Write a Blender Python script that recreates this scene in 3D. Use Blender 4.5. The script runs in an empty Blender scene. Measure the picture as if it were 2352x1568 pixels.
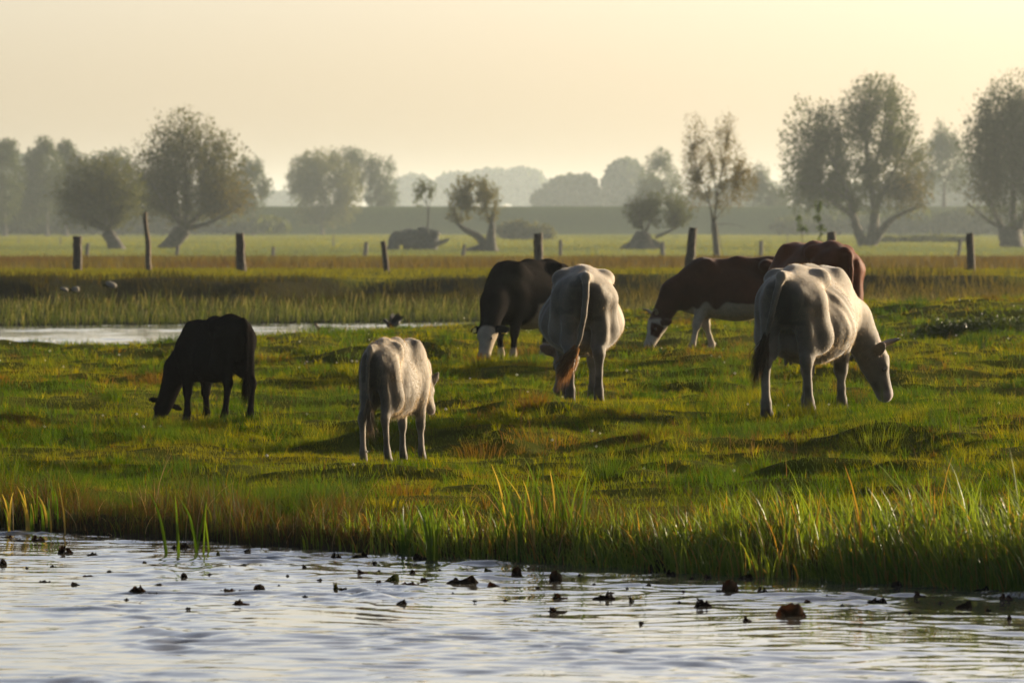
SUN_E = 5.0
SKY_S, SKY_AIR, SKY_DUST, SKY_OZ = .062, .50, 3.0, 0.0
EXPOSURE = 1.98
HAZE_COL, HAZE_D, HAZE_G = (.80, .93, .98, 1), .000064, .4
WBUMP = .08
VEG = .49      # overall strength of plant colours
import bpy, math
import numpy as np
from mathutils import Vector, Matrix

rng = np.random.default_rng(11)
R = math.radians
SC = bpy.context.scene
COL = SC.collection

# ---- camera geometry: photo coordinates (2352 x 1568) <-> world ---------
F, CX, YH, H = 15000.0, 1176.0, 510.0, 2.08
def wx(px, d): return (px - CX) * d / F
def wz(py, d): return H - (py - YH) * d / F
def dwater(py): return F * H / (py - YH)

# ---- small numpy noise ---------------------------------------------------
_T2 = np.random.default_rng(3).random((256, 256))
_T3 = np.random.default_rng(4).random((48, 48, 48))
def vnoise(x, y):
    x = np.asarray(x, float); y = np.asarray(y, float)
    xi = np.floor(x).astype(int); yi = np.floor(y).astype(int)
    fx = x - xi; fy = y - yi
    fx = fx * fx * (3 - 2 * fx); fy = fy * fy * (3 - 2 * fy)
    a = _T2[xi & 255, yi & 255]; b = _T2[(xi + 1) & 255, yi & 255]
    c = _T2[xi & 255, (yi + 1) & 255]; d = _T2[(xi + 1) & 255, (yi + 1) & 255]
    return (a * (1 - fx) + b * fx) * (1 - fy) + (c * (1 - fx) + d * fx) * fy
def fbm(x, y, o=3):
    s = 0; a = 1; t = 0
    for i in range(o):
        s = s + a * vnoise(x * 2 ** i + 17.3 * i, y * 2 ** i + 9.1 * i); t += a; a *= .5
    return s / t
def vnoise3(p):
    p = np.asarray(p, float)
    i = np.floor(p).astype(int); f = p - i; f = f * f * (3 - 2 * f)
    out = 0
    for dx in (0, 1):
        for dy in (0, 1):
            for dz in (0, 1):
                w = (f[..., 0] if dx else 1 - f[..., 0]) * (f[..., 1] if dy else 1 - f[..., 1]) * (f[..., 2] if dz else 1 - f[..., 2])
                out = out + w * _T3[(i[..., 0] + dx) % 48, (i[..., 1] + dy) % 48, (i[..., 2] + dz) % 48]
    return out
def sstep(a, b, x):
    t = np.clip((x - a) / (b - a), 0, 1)
    return t * t * (3 - 2 * t)

# ---- object helpers ------------------------------------------------------
def tag(o, label=None, cat=None, group=None, kind=None):
    for k, v in (('label', label), ('category', cat), ('group', group), ('kind', kind)):
        if v: o[k] = v
    return o
def empty(name, loc, rz=0):
    o = bpy.data.objects.new(name, None); COL.objects.link(o)
    o.location = loc; o.rotation_euler = (0, 0, rz); o.empty_display_size = .2
    return o
def mesh_data(name, V, faces, colors=None, smooth=True):
    """faces: one int array (n,k) or a list of such arrays."""
    V = np.ascontiguousarray(V, dtype=np.float32)
    if not isinstance(faces, list): faces = [faces]
    faces = [np.asarray(f, dtype=np.int32) for f in faces if len(f)]
    me = bpy.data.meshes.new(name)
    me.vertices.add(len(V)); me.vertices.foreach_set('co', V.ravel())
    tot = np.concatenate([np.full(len(f), f.shape[1], np.int32) for f in faces])
    idx = np.concatenate([f.ravel() for f in faces])
    me.loops.add(len(idx)); me.loops.foreach_set('vertex_index', idx)
    me.polygons.add(len(tot))
    me.polygons.foreach_set('loop_start', np.concatenate([[0], np.cumsum(tot)[:-1]]).astype(np.int32))
    me.polygons.foreach_set('use_smooth', np.full(len(tot), smooth, dtype=bool))
    if colors is not None:
        c = np.ones((len(V), 4), np.float32); c[:, :3] = colors
        at = me.color_attributes.new('Col', 'FLOAT_COLOR', 'POINT')
        at.data.foreach_set('color', c.ravel())
    me.update(calc_edges=True); me.validate()
    return me
def obj(name, V, faces, mat, parent=None, colors=None, smooth=True):
    me = mesh_data(name, V, faces, colors, smooth)
    me.materials.append(mat)
    o = bpy.data.objects.new(name, me); COL.objects.link(o)
    if parent is not None: o.parent = parent
    return o

class Bag:
    """collects vertices, faces and colours of ONE mesh"""
    def __init__(s): s.V = []; s.F = []; s.C = []; s.n = 0
    def add(s, V, faces, col=(1, 1, 1)):
        V = np.asarray(V, float)
        s.V.append(V)
        for f in (faces if isinstance(faces, list) else [faces]):
            s.F.append(np.asarray(f, int) + s.n)
        c = np.asarray(col, float)
        s.C.append(np.broadcast_to(c, (len(V), 3)) if c.ndim < 2 else c)
        s.n += len(V)
    def build(s, name, mat, parent=None, smooth=True):
        fs = {}
        for f in s.F: fs.setdefault(f.shape[1], []).append(f)
        return obj(name, np.concatenate(s.V), [np.concatenate(v) for v in fs.values()], mat, parent, np.concatenate(s.C), smooth)

def tube(pts, rad, n=8, wob=0.0, cap=True, seed=0):
    """tapered tube along pts -> V, [quads, tris]"""
    P = np.asarray(pts, float); r = np.asarray(rad, float)
    T = np.gradient(P, axis=0); T /= np.linalg.norm(T, axis=1)[:, None] + 1e-9
    ref = np.array([0, 1, 0]) if abs(T[0][1]) < .8 else np.array([1, 0, 0])
    A = np.cross(T, ref); A /= np.linalg.norm(A, axis=1)[:, None] + 1e-9
    B = np.cross(T, A)
    g = np.random.default_rng(seed)
    a = np.linspace(0, 2 * np.pi, n, endpoint=False)
    rr = r[:, None] * (1 + wob * (g.random((len(P), n)) - .5) * 2)
    V = P[:, None, :] + rr[..., None] * (np.cos(a)[None, :, None] * A[:, None, :] + np.sin(a)[None, :, None] * B[:, None, :])
    m = len(P)
    i = np.arange(m - 1)[:, None] * n; j = np.arange(n)[None, :]; j2 = (j + 1) % n
    q = np.stack([i + j, i + j2, i + n + j2, i + n + j], -1).reshape(-1, 4)
    V = V.reshape(-1, 3); tr = np.zeros((0, 3), int)
    if cap:
        V = np.vstack([V, P[:1], P[-1:]])
        c0, c1 = m * n, m * n + 1; j = np.arange(n); j2 = (j + 1) % n
        tr = np.vstack([np.stack([np.full(n, c0), j2, j], -1), np.stack([np.full(n, c1), (m - 1) * n + j, (m - 1) * n + j2], -1)])
    return V, [q, tr]

def blades(P, h, w, lean, col, segs=2, tipcol=None, ang=None, curl=2.0, g=rng, tipw=.0):
    """flat tapering blades; P (n,3), lean (n,2) is the tip's sideways shift as a share of height"""
    n = len(P)
    if ang is None: ang = g.random(n) * 2 * np.pi
    side = np.stack([np.cos(ang), np.sin(ang), np.zeros(n)], -1)
    rows = []
    cols = []
    for k in range(segs + 1):
        t = k / segs
        ctr = P.copy()
        ctr[:, :2] += lean * (h * t ** curl)[:, None]
        dz = np.sqrt(np.clip(1 - (lean ** 2).sum(1) * .55 * t ** 2, .05, 1))
        ctr[:, 2] += h * t * dz
        hw = (w * .5 * (1 - t) ** .6 * (1 if k else .8))[:, None]
        c = col if tipcol is None else col * (1 - t ** 2) + tipcol * t ** 2
        if k < segs:
            rows += [ctr - side * hw, ctr + side * hw]; cols += [c, c]
        else:
            rows += [ctr]; cols += [c]
    V = np.stack(rows, 1).reshape(-1, 3)
    C = np.stack(cols, 1).reshape(-1, 3)
    vp = 2 * segs + 1
    tr = []
    for k in range(segs - 1):
        a = 2 * k; tr += [[a, a + 1, a + 3], [a, a + 3, a + 2]]
    a = 2 * (segs - 1); tr += [[a, a + 1, a + 2]]
    tr = np.array(tr)
    Fc = (np.arange(n)[:, None, None] * vp + tr[None]).reshape(-1, 3)
    return V, Fc, C

# ---- materials -------------------------------------------------------------
def new_mat(name):
    m = bpy.data.materials.new(name); m.use_nodes = True
    nt = m.node_tree; b = nt.nodes['Principled BSDF']
    return m, nt, b
def link(nt, a, b): nt.links.new(a, b)
def node(nt, t, **kw):
    n = nt.nodes.new(t)
    for k, v in kw.items(): setattr(n, k, v)
    return n
def noise_mult(nt, col_socket, scale, lo, hi, detail=4, vec=None):
    """col * (lo..hi by noise)"""
    nz = node(nt, 'ShaderNodeTexNoise'); nz.inputs['Scale'].default_value = scale; nz.inputs['Detail'].default_value = detail
    if vec is not None: link(nt, vec, nz.inputs['Vector'])
    mr = node(nt, 'ShaderNodeMapRange'); mr.inputs['From Min'].default_value = .3; mr.inputs['From Max'].default_value = .7
    mr.inputs['To Min'].default_value = lo; mr.inputs['To Max'].default_value = hi
    link(nt, nz.outputs['Fac'], mr.inputs['Value'])
    mx = node(nt, 'ShaderNodeVectorMath', operation='SCALE')
    link(nt, col_socket, mx.inputs[0]); link(nt, mr.outputs['Result'], mx.inputs['Scale'])
    return mx.outputs['Vector']
def leaf_mat(name, transl=.45, rough=.5, spec=.3, tint=(1, 1, 1), ttint=(1.25, 1.15, .5), ior=1.2):
    """leaf / blade surface: attribute colour, part of the light passes through"""
    m, nt, b = new_mat(name)
    at = node(nt, 'ShaderNodeVertexColor', layer_name='Col')
    mul = node(nt, 'ShaderNodeVectorMath', operation='MULTIPLY'); mul.inputs[1].default_value = tuple(c * VEG for c in tint)
    link(nt, at.outputs['Color'], mul.inputs[0])
    link(nt, mul.outputs[0], b.inputs['Base Color'])
    b.inputs['Roughness'].default_value = rough; b.inputs['Specular IOR Level'].default_value = spec; b.inputs['IOR'].default_value = ior
    tr = node(nt, 'ShaderNodeBsdfTranslucent')
    m2 = node(nt, 'ShaderNodeVectorMath', operation='MULTIPLY'); m2.inputs[1].default_value = ttint
    link(nt, mul.outputs[0], m2.inputs[0]); link(nt, m2.outputs[0], tr.inputs['Color'])
    mix = node(nt, 'ShaderNodeMixShader'); mix.inputs['Fac'].default_value = transl
    link(nt, b.outputs[0], mix.inputs[1]); link(nt, tr.outputs[0], mix.inputs[2])
    link(nt, mix.outputs[0], nt.nodes['Material Output'].inputs['Surface'])
    return m
def attr_mat(name, rough=.8, spec=.2, nscale=12, lo=.75, hi=1.25, bump=0.0, bscale=40, sheen=0.0, sheen_rough=.4, ior=1.5):
    m, nt, b = new_mat(name)
    at = node(nt, 'ShaderNodeVertexColor', layer_name='Col')
    tc = node(nt, 'ShaderNodeTexCoord')
    link(nt, noise_mult(nt, at.outputs['Color'], nscale, lo, hi, vec=tc.outputs['Object']), b.inputs['Base Color'])
    b.inputs['Roughness'].default_value = rough; b.inputs['Specular IOR Level'].default_value = spec; b.inputs['IOR'].default_value = ior
    if sheen:
        b.inputs['Sheen Weight'].default_value = sheen; b.inputs['Sheen Roughness'].default_value = sheen_rough
    if bump:
        nz = node(nt, 'ShaderNodeTexNoise'); nz.inputs['Scale'].default_value = bscale; nz.inputs['Detail'].default_value = 6
        link(nt, tc.outputs['Object'], nz.inputs['Vector'])
        bp = node(nt, 'ShaderNodeBump'); bp.inputs['Strength'].default_value = bump; bp.inputs['Distance'].default_value = .02
        link(nt, nz.outputs['Fac'], bp.inputs['Height']); link(nt, bp.outputs[0], b.inputs['Normal'])
    return m

# ---- camera, sun, sky, air ---------------------------------------------------
cam = bpy.data.cameras.new('camera'); co = bpy.data.objects.new('camera', cam); COL.objects.link(co)
cam.sensor_width = 36; cam.lens = 36 * F / 2352
cam.clip_start = .5; cam.clip_end = 14000
co.location = (0, 0, H); co.rotation_euler = (R(90) - math.atan((784 - YH) / F), 0, 0)
cam.dof.use_dof = True; cam.dof.focus_distance = 50; cam.dof.aperture_fstop = 8.0
SC.camera = co

SUN_EL, SUN_AZ = R(11.5), R(54.0)      # azimuth measured to the right of the view
sl = bpy.data.lights.new('sun', 'SUN'); so = bpy.data.objects.new('sun', sl); COL.objects.link(so)
sl.energy = SUN_E; sl.angle = R(.53); sl.color = (1.0, .82, .58)
sd = Vector((math.sin(SUN_AZ) * math.cos(SUN_EL), math.cos(SUN_AZ) * math.cos(SUN_EL), math.sin(SUN_EL)))
so.rotation_euler = (-sd).to_track_quat('-Z', 'Y').to_euler()

w = bpy.data.worlds.new('World'); SC.world = w; w.use_nodes = True
nt = w.node_tree; bg = nt.nodes['Background']
sky = nt.nodes.new('ShaderNodeTexSky'); sky.sky_type = 'NISHITA'; sky.sun_disc = False
sky.sun_elevation = SUN_EL; sky.sun_rotation = SUN_AZ
sky.air_density = SKY_AIR; sky.dust_density = SKY_DUST; sky.ozone_density = SKY_OZ; sky.altitude = 0
nt.links.new(sky.outputs[0], bg.inputs['Color']); bg.inputs['Strength'].default_value = SKY_S

SC.view_settings.view_transform = 'Standard'; SC.view_settings.look = 'None'
SC.view_settings.exposure = EXPOSURE; SC.view_settings.gamma = 1
SC.render.engine = 'CYCLES'
SC.cycles.use_denoising = True
SC.cycles.max_bounces = 7; SC.cycles.transparent_max_bounces = 6
SC.cycles.diffuse_bounces = 3; SC.cycles.glossy_bounces = 3; SC.cycles.transmission_bounces = 3
SC.cycles.volume_bounces = 1
# ---- terrain ---------------------------------------------------------------------
def shore(x):           # near water's edge (y as a function of x)
    return 40.35 - 1.16 * np.clip(x, -14, 14) + .55 * (fbm(x * .9 + 5, x * 0 + 2.2, 3) - .5) + .25 * (vnoise(x * 4.1, x * 0 + 7) - .5)
def crest_y(x):         # far brink of the pasture, beyond it the creek
    return np.interp(x, [-30, -4.6, -1.5, 2, 30], [93, 96, 107, 112, 118]) + 1.2 * (vnoise(x * .5, x * 0 + 31) - .5)
def creek_y(x):         # far edge of the creek
    return np.interp(x, [-60, -10, -1, 8, 60], [128, 131, 137, 141, 150]) + 1.6 * (vnoise(x * .35, x * 0 + 77) - .5)
CTRL = []
for px, py, d in ((900, 1056, 52), (510, 961, 62), (390, 975, 62), (400, 990, 58), (1335, 918, 62), (1840, 948, 58), (1165, 826, 80), (1620, 812, 85), (1850, 822, 76),
                  (250, 798, 95), (0, 802, 94), (620, 776, 97), (830, 760, 104), (1000, 752, 107), (1080, 745, 108), (1440, 715, 111), (2050, 700, 112), (2352, 687, 112),
                  (0, 900, 68), (0, 1050, 53), (2300, 950, 57), (2300, 800, 80), (200, 1130, 47.5), (1600, 1130, 46), (2250, 1130, 44), (1200, 1130, 46.5)):
    CTRL.append((wx(px, d), d, wz(py, d)))
CTRL = np.array(CTRL)
FEET = [(wx(px, d), d) for px, d in ((500, 62), (380, 60), (905, 52), (1150, 80), (1335, 62), (1620, 85), (1830, 76), (1842, 58), (1990, 58))]
DK = 1330.0
def FIELD(y): return -1.27 * sstep(195, 430, y)
def gdepth(py):
    d = np.arange(185, 4000, .5); return float(d[np.argmin(np.abs(H - (.72 + FIELD(d)) - (py - YH) * d / F))])
def terrain(x, y, rough=True):
    x, y = np.broadcast_arrays(np.asarray(x, float), np.asarray(y, float))
    sh = x.shape; x = x.ravel(); y = y.ravel()
    xc = np.clip(x, -9, 9); yc = np.clip(y, 38, 118)
    num = np.zeros_like(x); den = np.zeros_like(x)
    for cx, cy, cz in CTRL:
        wgt = 1 / (((xc - cx) / 2.2) ** 2 + ((yc - cy) / 7.0) ** 2 + .12) ** 1.6
        num += wgt * cz; den += wgt
    plat = num / den
    t = y - shore(x)
    near = plat * sstep(.2, 6, t) + (.10 * sstep(-.1, .5, t) + .06 * sstep(.5, 3, t)) * (1 - sstep(.2, 6, t))
    under = np.clip(.02 + t * .35, -.7, 0.0)
    near = np.where(t < 0, under, near)
    if rough:
        amp = sstep(.5, 3, t) * (.4 + .6 * sstep(3, 9, t)) * (1 - sstep(-4, 1, y - crest_y(x)))
        for fx_, fy_ in FEET: amp = amp * (1 - .9 * np.exp(-(((x - fx_) / 1.0) ** 2 + ((y - fy_) / 1.3) ** 2)))
        b = fbm(x * .55 + 3, y * .34, 2) - .5
        b2 = fbm(x * 1.0 + 40, y * 1.15 + 3, 2) - .5
        b3 = fbm(x * 2.3 + 14, y * 2.6 + 8, 2) - .5
        near = near + amp * (.16 * b + .20 * b2 + .08 * b3) * (.45 + 1.1 * vnoise(x * .2 + 9, y * .12))
    # creek
    c = y - crest_y(x)
    near = near * (1 - sstep(0, 4.5, c)) + (-.5) * sstep(0, 4.5, c)
    # far bank and fields
    s = y - creek_y(x)
    lip = 20 + 12 * (fbm(x * .3 + 2, x * 0 + 4, 4) - .5)
    bank = .03 + .20 * sstep(0, 10, s) + .49 * sstep(lip - 3.2, lip, s)
    bank = bank + sstep(3, 8, s) * (1 - sstep(24, 40, s)) * .16 * (fbm(x * .35, y * .25, 3) - .5)
    bank = bank + sstep(10, 18, s) * (1 - sstep(26, 48, s)) * .30 * (fbm(x * .33 + 9, y * .12, 3) - .5)
    bank = bank + FIELD(y)
    dk = sstep(DK - 30, DK, y) * (1 - sstep(DK + 9, DK + 36, y))
    bank = bank + dk * (H + 36 * DK / F + .55)
    bank = bank + sstep(250, 420, y) * .30 * (fbm(x * .02, y * .012, 2) - .5) * (1 - dk)
    far = np.where(s < 0, np.clip(s * .15, -.5, 0) + .0, bank)
    z = np.where(s > -3.2, far, near)
    return z.reshape(sh)

rows = np.concatenate([np.arange(30, 120, .16), np.arange(120, 190, .45), np.arange(190, 340, 3), np.arange(340, DK - 36, 16),
                       np.arange(DK - 32, DK + 40, 2.5), np.geomspace(DK + 45, 6800, 30)])
u = np.concatenate([-np.geomspace(9, 1.06, 16), np.linspace(-1, 1, 181), np.geomspace(1.06, 9, 16)])
hw = .0784 * 1.35 * rows + 1.0
GX = u[None, :] * hw[:, None]; GY = np.broadcast_to(rows[:, None], GX.shape)
GZ = terrain(GX, GY)
nr, nc = GX.shape
ii = (np.arange(nr - 1)[:, None] * nc + np.arange(nc - 1)[None, :])
quads = np.stack([ii, ii + 1, ii + nc + 1, ii + nc], -1).reshape(-1, 4)

def soil_colour(x, y):
    n1 = fbm(x * .6, y * .35, 3)[..., None]; n2 = fbm(x * .07 + 4, y * .03, 3)[..., None]
    green = np.array([.040, .048, .006]) * (1 - n1) + np.array([.065, .068, .008]) * n1
    mud = np.array([.028, .020, .010])
    t = (y - shore(x))[..., None]
    c = mud * (1 - sstep(.2, 1.6, t)) + green * sstep(.2, 1.6, t)
    s = (y - creek_y(x))[..., None]
    bankc = np.array([.012, .015, .004]) * (1 - n1) + np.array([.020, .017, .006]) * n1  # slope turned from the sun: its shade is darkened into this colour
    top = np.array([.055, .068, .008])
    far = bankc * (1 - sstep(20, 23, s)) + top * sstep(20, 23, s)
    brown = np.array([.115, .085, .035]) * (1 - n2) + np.array([.115, .10, .03]) * n2
    yy = y[..., None]
    far = far * (1 - sstep(182, 186, yy)) + brown * sstep(182, 186, yy)
    fld = np.array([.13, .165, .035]) * (1 - n2) + np.array([.17, .20, .05]) * n2
    far = far * (1 - sstep(290, 330, yy)) + fld * sstep(290, 330, yy)
    dk = np.array([.055, .075, .028])
    far = far * (1 - sstep(DK - 36, DK - 28, yy)) + dk * sstep(DK - 36, DK - 28, yy)
    return np.where(s > -3, far, c)
M_ground = attr_mat('soil_and_turf', rough=.95, spec=.05, ior=1.1, nscale=3, lo=.36, hi=.72)
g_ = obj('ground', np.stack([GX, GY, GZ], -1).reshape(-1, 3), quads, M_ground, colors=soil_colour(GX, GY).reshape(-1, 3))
tag(g_, kind='structure')

# ---- water --------------------------------------------------------------------------
def water_mat(name, bscale, bstr, rough):
    m, nt, b = new_mat(name)
    b.inputs['Base Color'].default_value = (.050, .046, .036, 1)
    b.inputs['Roughness'].default_value = rough; b.inputs['IOR'].default_value = 1.33
    tc = node(nt, 'ShaderNodeTexCoord')
    mp = node(nt, 'ShaderNodeMapping'); mp.inputs['Scale'].default_value = (1, 1.0, 1)
    link(nt, tc.outputs['Object'], mp.inputs['Vector'])
    nz = node(nt, 'ShaderNodeTexNoise'); nz.inputs['Scale'].default_value = bscale; nz.inputs['Detail'].default_value = 3
    link(nt, mp.outputs[0], nz.inputs['Vector'])
    bp = node(nt, 'ShaderNodeBump'); bp.inputs['Strength'].default_value = bstr; bp.inputs['Distance'].default_value = .01
    link(nt, nz.outputs['Fac'], bp.inputs['Height']); link(nt, bp.outputs[0], b.inputs['Normal'])
    return m
def waves(x, y):
    g = np.random.default_rng(21)
    z = np.zeros_like(x)
    # wind from the right and slightly towards the lens: crests run mostly across the picture
    wrp = 1.2 * (fbm(x * .5, y * .35, 2) - .5); wrp2 = 1.1 * (fbm(x * .6 + 40, y * .4 + 9, 2) - .5)
    xw = x + wrp; yw = y + wrp2
    for i in range(34):
        lam = np.exp(g.uniform(math.log(.12), math.log(.62)))
        th = R(90) + g.normal(0, .85)
        k = 2 * np.pi / lam
        amp = .00125 * lam ** 1.0 * g.uniform(.5, 1.2)
        ph = k * (math.cos(th) * xw + math.sin(th) * yw) + g.uniform(0, 6.28)
        q = (np.sin(ph) + .25 * np.sin(2 * ph + .8))
        z += amp * q
    gust = .44 + 7.0 * fbm(x * 1.0 + 11, y * .55 + 3, 3) ** 3.6
    return z * gust
def water_sheet(name, y0, y1, dy, x0, x1, dx, mat, wfun):
    ys = np.arange(y0, y1, dy); xs = np.arange(x0, x1, dx)
    X, Y = np.meshgrid(xs, ys)
    Zz = wfun(X, Y)
    n = len(xs); k = (np.arange(len(ys) - 1)[:, None] * n + np.arange(n - 1)[None, :])
    q = np.stack([k, k + 1, k + n + 1, k + n], -1).reshape(-1, 4)
    # a wide flat apron round the rippled part
    V = np.stack([X, Y, Zz], -1).reshape(-1, 3)
    return V, q, (xs[0], xs[-1], ys[0], ys[-1])
def apron(box, big):
    x0, x1, y0, y1 = box; X0, X1, Y0, Y1 = big
    V = np.array([[X0, Y0, 0], [X1, Y0, 0], [X1, Y1, 0], [X0, Y1, 0], [x0, y0, 0], [x1, y0, 0], [x1, y1, 0], [x0, y1, 0]], float)
    return V, np.array([[0, 1, 5, 4], [1, 2, 6, 5], [2, 3, 7, 6], [3, 0, 4, 7]])
def near_waves(X, Y):
    calm = 1 - sstep(-5.5, -1.5, Y - shore(X))
    edge = sstep(25.9, 27, Y) * (1 - sstep(49.5, 50.4, Y)) * sstep(-8.9, -8.2, X) * (1 - sstep(8.2, 8.9, X))
    return waves(X, Y) * (2.3 - 1.25 * calm) * sstep(-.05, -.5, Y - shore(X)) * edge
M_water = water_mat('river_water', 9, WBUMP, .03)
V, q, bx = water_sheet('w', 25.8, 50.5, .022, -9, 9, .036, M_water, near_waves)
b_ = Bag(); b_.add(V, q); Va, qa = apron(bx, (-60, 60, -40, 52)); b_.add(Va, qa)
o = b_.build('river_water', M_water); tag(o, kind='structure')
M_creek = water_mat('creek_water', 5, .12, .08)
def creek_waves(X, Y):
    edge = sstep(88.2, 90, Y) * (1 - sstep(147, 149, Y)) * sstep(-14.9, -14, X) * (1 - sstep(14, 14.9, X))
    return waves(X * .55, Y * .55) * .9 * edge
V, q, bx = water_sheet('w', 88, 149.5, .10, -15, 15, .12, M_creek, creek_waves)
b_ = Bag(); b_.add(V, q); Va, qa = apron(bx, (-90, 90, 84, 152)); b_.add(Va, qa)
o = b_.build('creek_water', M_creek); tag(o, kind='structure')

# ---- haze ---------------------------------------------------------------------------
hz = bpy.data.materials.new('haze_air'); hz.use_nodes = True
nt = hz.node_tree; nt.nodes.clear()
out = nt.nodes.new('ShaderNodeOutputMaterial'); pv = nt.nodes.new('ShaderNodeVolumePrincipled')
pv.inputs['Color'].default_value = HAZE_COL; pv.inputs['Density'].default_value = HAZE_D; pv.inputs['Anisotropy'].default_value = HAZE_G
nt.links.new(pv.outputs[0], out.inputs['Volume'])
bx = np.array([[x, y, z] for z in (-2.2, 40) for y in (-60, 7000) for x in (-7000, 7000)], float)
fq = np.array([[0, 2, 3, 1], [4, 5, 7, 6], [0, 1, 5, 4], [2, 6, 7, 3], [0, 4, 6, 2], [1, 3, 7, 5]])
o = obj('haze', bx, fq, hz, smooth=False); tag(o, kind='stuff')
# ---- grass ---------------------------------------------------------------------------
M_blade = leaf_mat('grass_blade', transl=.50, rough=.6, spec=.10, ttint=(2.6, 2.05, .22), ior=1.12)
M_dry = leaf_mat('dry_blade', transl=.42, rough=.6, spec=.12, ttint=(1.5, 1.15, .5), ior=1.15)
M_reed = leaf_mat('reed_blade', tint=(1.4, 1.5, 1.1), transl=.42, rough=.38, spec=.35, ttint=(1.6, 1.45, .35), ior=1.14)
def scatter(n, y0, y1, margin=1.3, extra=.4, g=rng):
    """points spread evenly over the part of the land the picture takes in, between depths y0 and y1"""
    y = np.sqrt(g.random(n) * (y1 ** 2 - y0 ** 2) + y0 ** 2)
    x = (g.random(n) * 2 - 1) * (.0784 * margin * y + extra)
    return x, y
def mixc(a, b, t): return np.asarray(a) * (1 - t[:, None]) + np.asarray(b) * t[:, None]
def veg(x, y):
    """what grows where on the pasture: lush tussocks, dry reddish patches, short sward"""
    tus = sstep(.60, .74, fbm(x * .62 + 21, y * .42 + 5, 2) * .75 + .25 * vnoise(x * 2.3, y * 1.6 + 5))
    dry = sstep(.55, .72, fbm(x * .42 + 60, y * .25 + 3, 3) * .8 + .2 * vnoise(x * 2.1 + 4, y * 1.3))
    return tus, dry * (1 - tus)
def pasture(n, y0, y1, hs, ws, segs):
    x, y = scatter(n, y0, y1)
    keep = (y - shore(x) > .7) & (y - crest_y(x) < 2.0); x, y = x[keep], y[keep]
    n = len(x)
    tus, dry = veg(x, y)
    h = hs * (.5 + .9 * rng.random(n)) * (.5 + .9 * sstep(.3, .72, vnoise(x * 5.5, y * 4.2)) + .8 * sstep(.62, .76, fbm(x * 1.5 + 8, y * 1.0 + 2, 2))) * (1 + .9 * tus - .15 * dry)
    h *= np.where(rng.random(n) < .03, 2.2, 1)
    wd = ws * (.7 + .6 * rng.random(n)) * (1 + .3 * tus)
    v = rng.random(n)
    col = mixc((.046, .078, .004), (.080, .105, .006), v)
    col = mixc(col, (.105, .105, .007), sstep(.45, .75, fbm(x * .8 + 7, y * .5 + 1, 2)) * .7)
    col = mixc(col, (.026, .062, .006), tus * .9)
    tuft = sstep(.62, .76, fbm(x * 1.5 + 8, y * 1.0 + 2, 2))
    col = mixc(col, (.020, .052, .005), tuft * .85)
    straw = (rng.random(n) < .05 + .40 * dry)
    col = np.where(straw[:, None], mixc((.055, .036, .013), (.092, .066, .020), v), col)
    lean = rng.normal(0, .38, (n, 2)) + np.array([-.12, 0])
    P = np.stack([x, y, terrain(x, y) - .008], -1)
    return blades(P, h, wd, lean, col, segs)
B = Bag()
for args in ((170000, 41, 57, .034, .005, 2), (210000, 55, 78, .035, .0068, 2), (140000, 76, 119, .040, .011, 2)):
    V, Fc, C = pasture(*args); B.add(V, Fc, C)
def tufts(nt, y0, y1, nb, r0, r1, h0, h1, w, dark):
    x, y = scatter(nt, y0, y1, 1.25); k = (y - shore(x) > 1.2) & (y - crest_y(x) < 1)
    k &= rng.random(nt) < sstep(.30, .62, fbm(x * .5 + 31, y * .3 + 12, 3)) + .12
    x, y = x[k], y[k]; n = len(x)
    tus, dry = veg(x, y); v = rng.random(n)
    r = r0 + (r1 - r0) * rng.random(n) ** 1.6; h = (h0 + (h1 - h0) * rng.random(n) ** 1.8)
    col = mixc((.052, .082, .005), (.120, .125, .007), v)
    dk = rng.random(n) < dark + .3 * tus; col[dk] = mixc((.018, .046, .005), (.034, .070, .006), v)[dk]
    br = rng.random(n) < .05 + .36 * dry; col[br] = mixc((.055, .034, .013), (.095, .068, .020), v)[br]
    i = np.repeat(np.arange(n), nb); m = len(i)
    a = rng.random(m) * 2 * np.pi; q = rng.random(m) ** .6
    off = np.stack([np.cos(a), np.sin(a)], 1) * (r[i] * q)[:, None]
    X = x[i] + off[:, 0]; Y = y[i] + off[:, 1]
    hh = h[i] * (.55 + .6 * rng.random(m)) * (1 - .45 * q ** 2)
    lean = np.stack([np.cos(a), np.sin(a)], 1) * (.75 * q)[:, None] + rng.normal(0, .18, (m, 2)) + np.array([-.10, 0])
    return blades(np.stack([X, Y, terrain(X, Y) - .006], -1), hh, w * (.7 + .6 * rng.random(m)), lean, col[i] * (.75 + .5 * rng.random(m))[:, None], 2)
for args in ((5200, 41, 60, 26, .03, .11, .05, .13, .0055, .25), (7000, 56, 84, 24, .04, .13, .05, .14, .008, .25), (5200, 80, 118, 18, .05, .17, .06, .15, .012, .3),
             (360, 43, 66, 170, .14, .40, .11, .21, .006, .8), (440, 62, 112, 120, .16, .48, .12, .22, .011, .8)):
    V, Fc, C = tufts(*args); B.add(V, Fc, C)
tag(B.build('pasture_grass', M_blade), 'short grazed green and yellow grass of the cattle pasture', 'grass', kind='stuff')

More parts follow.
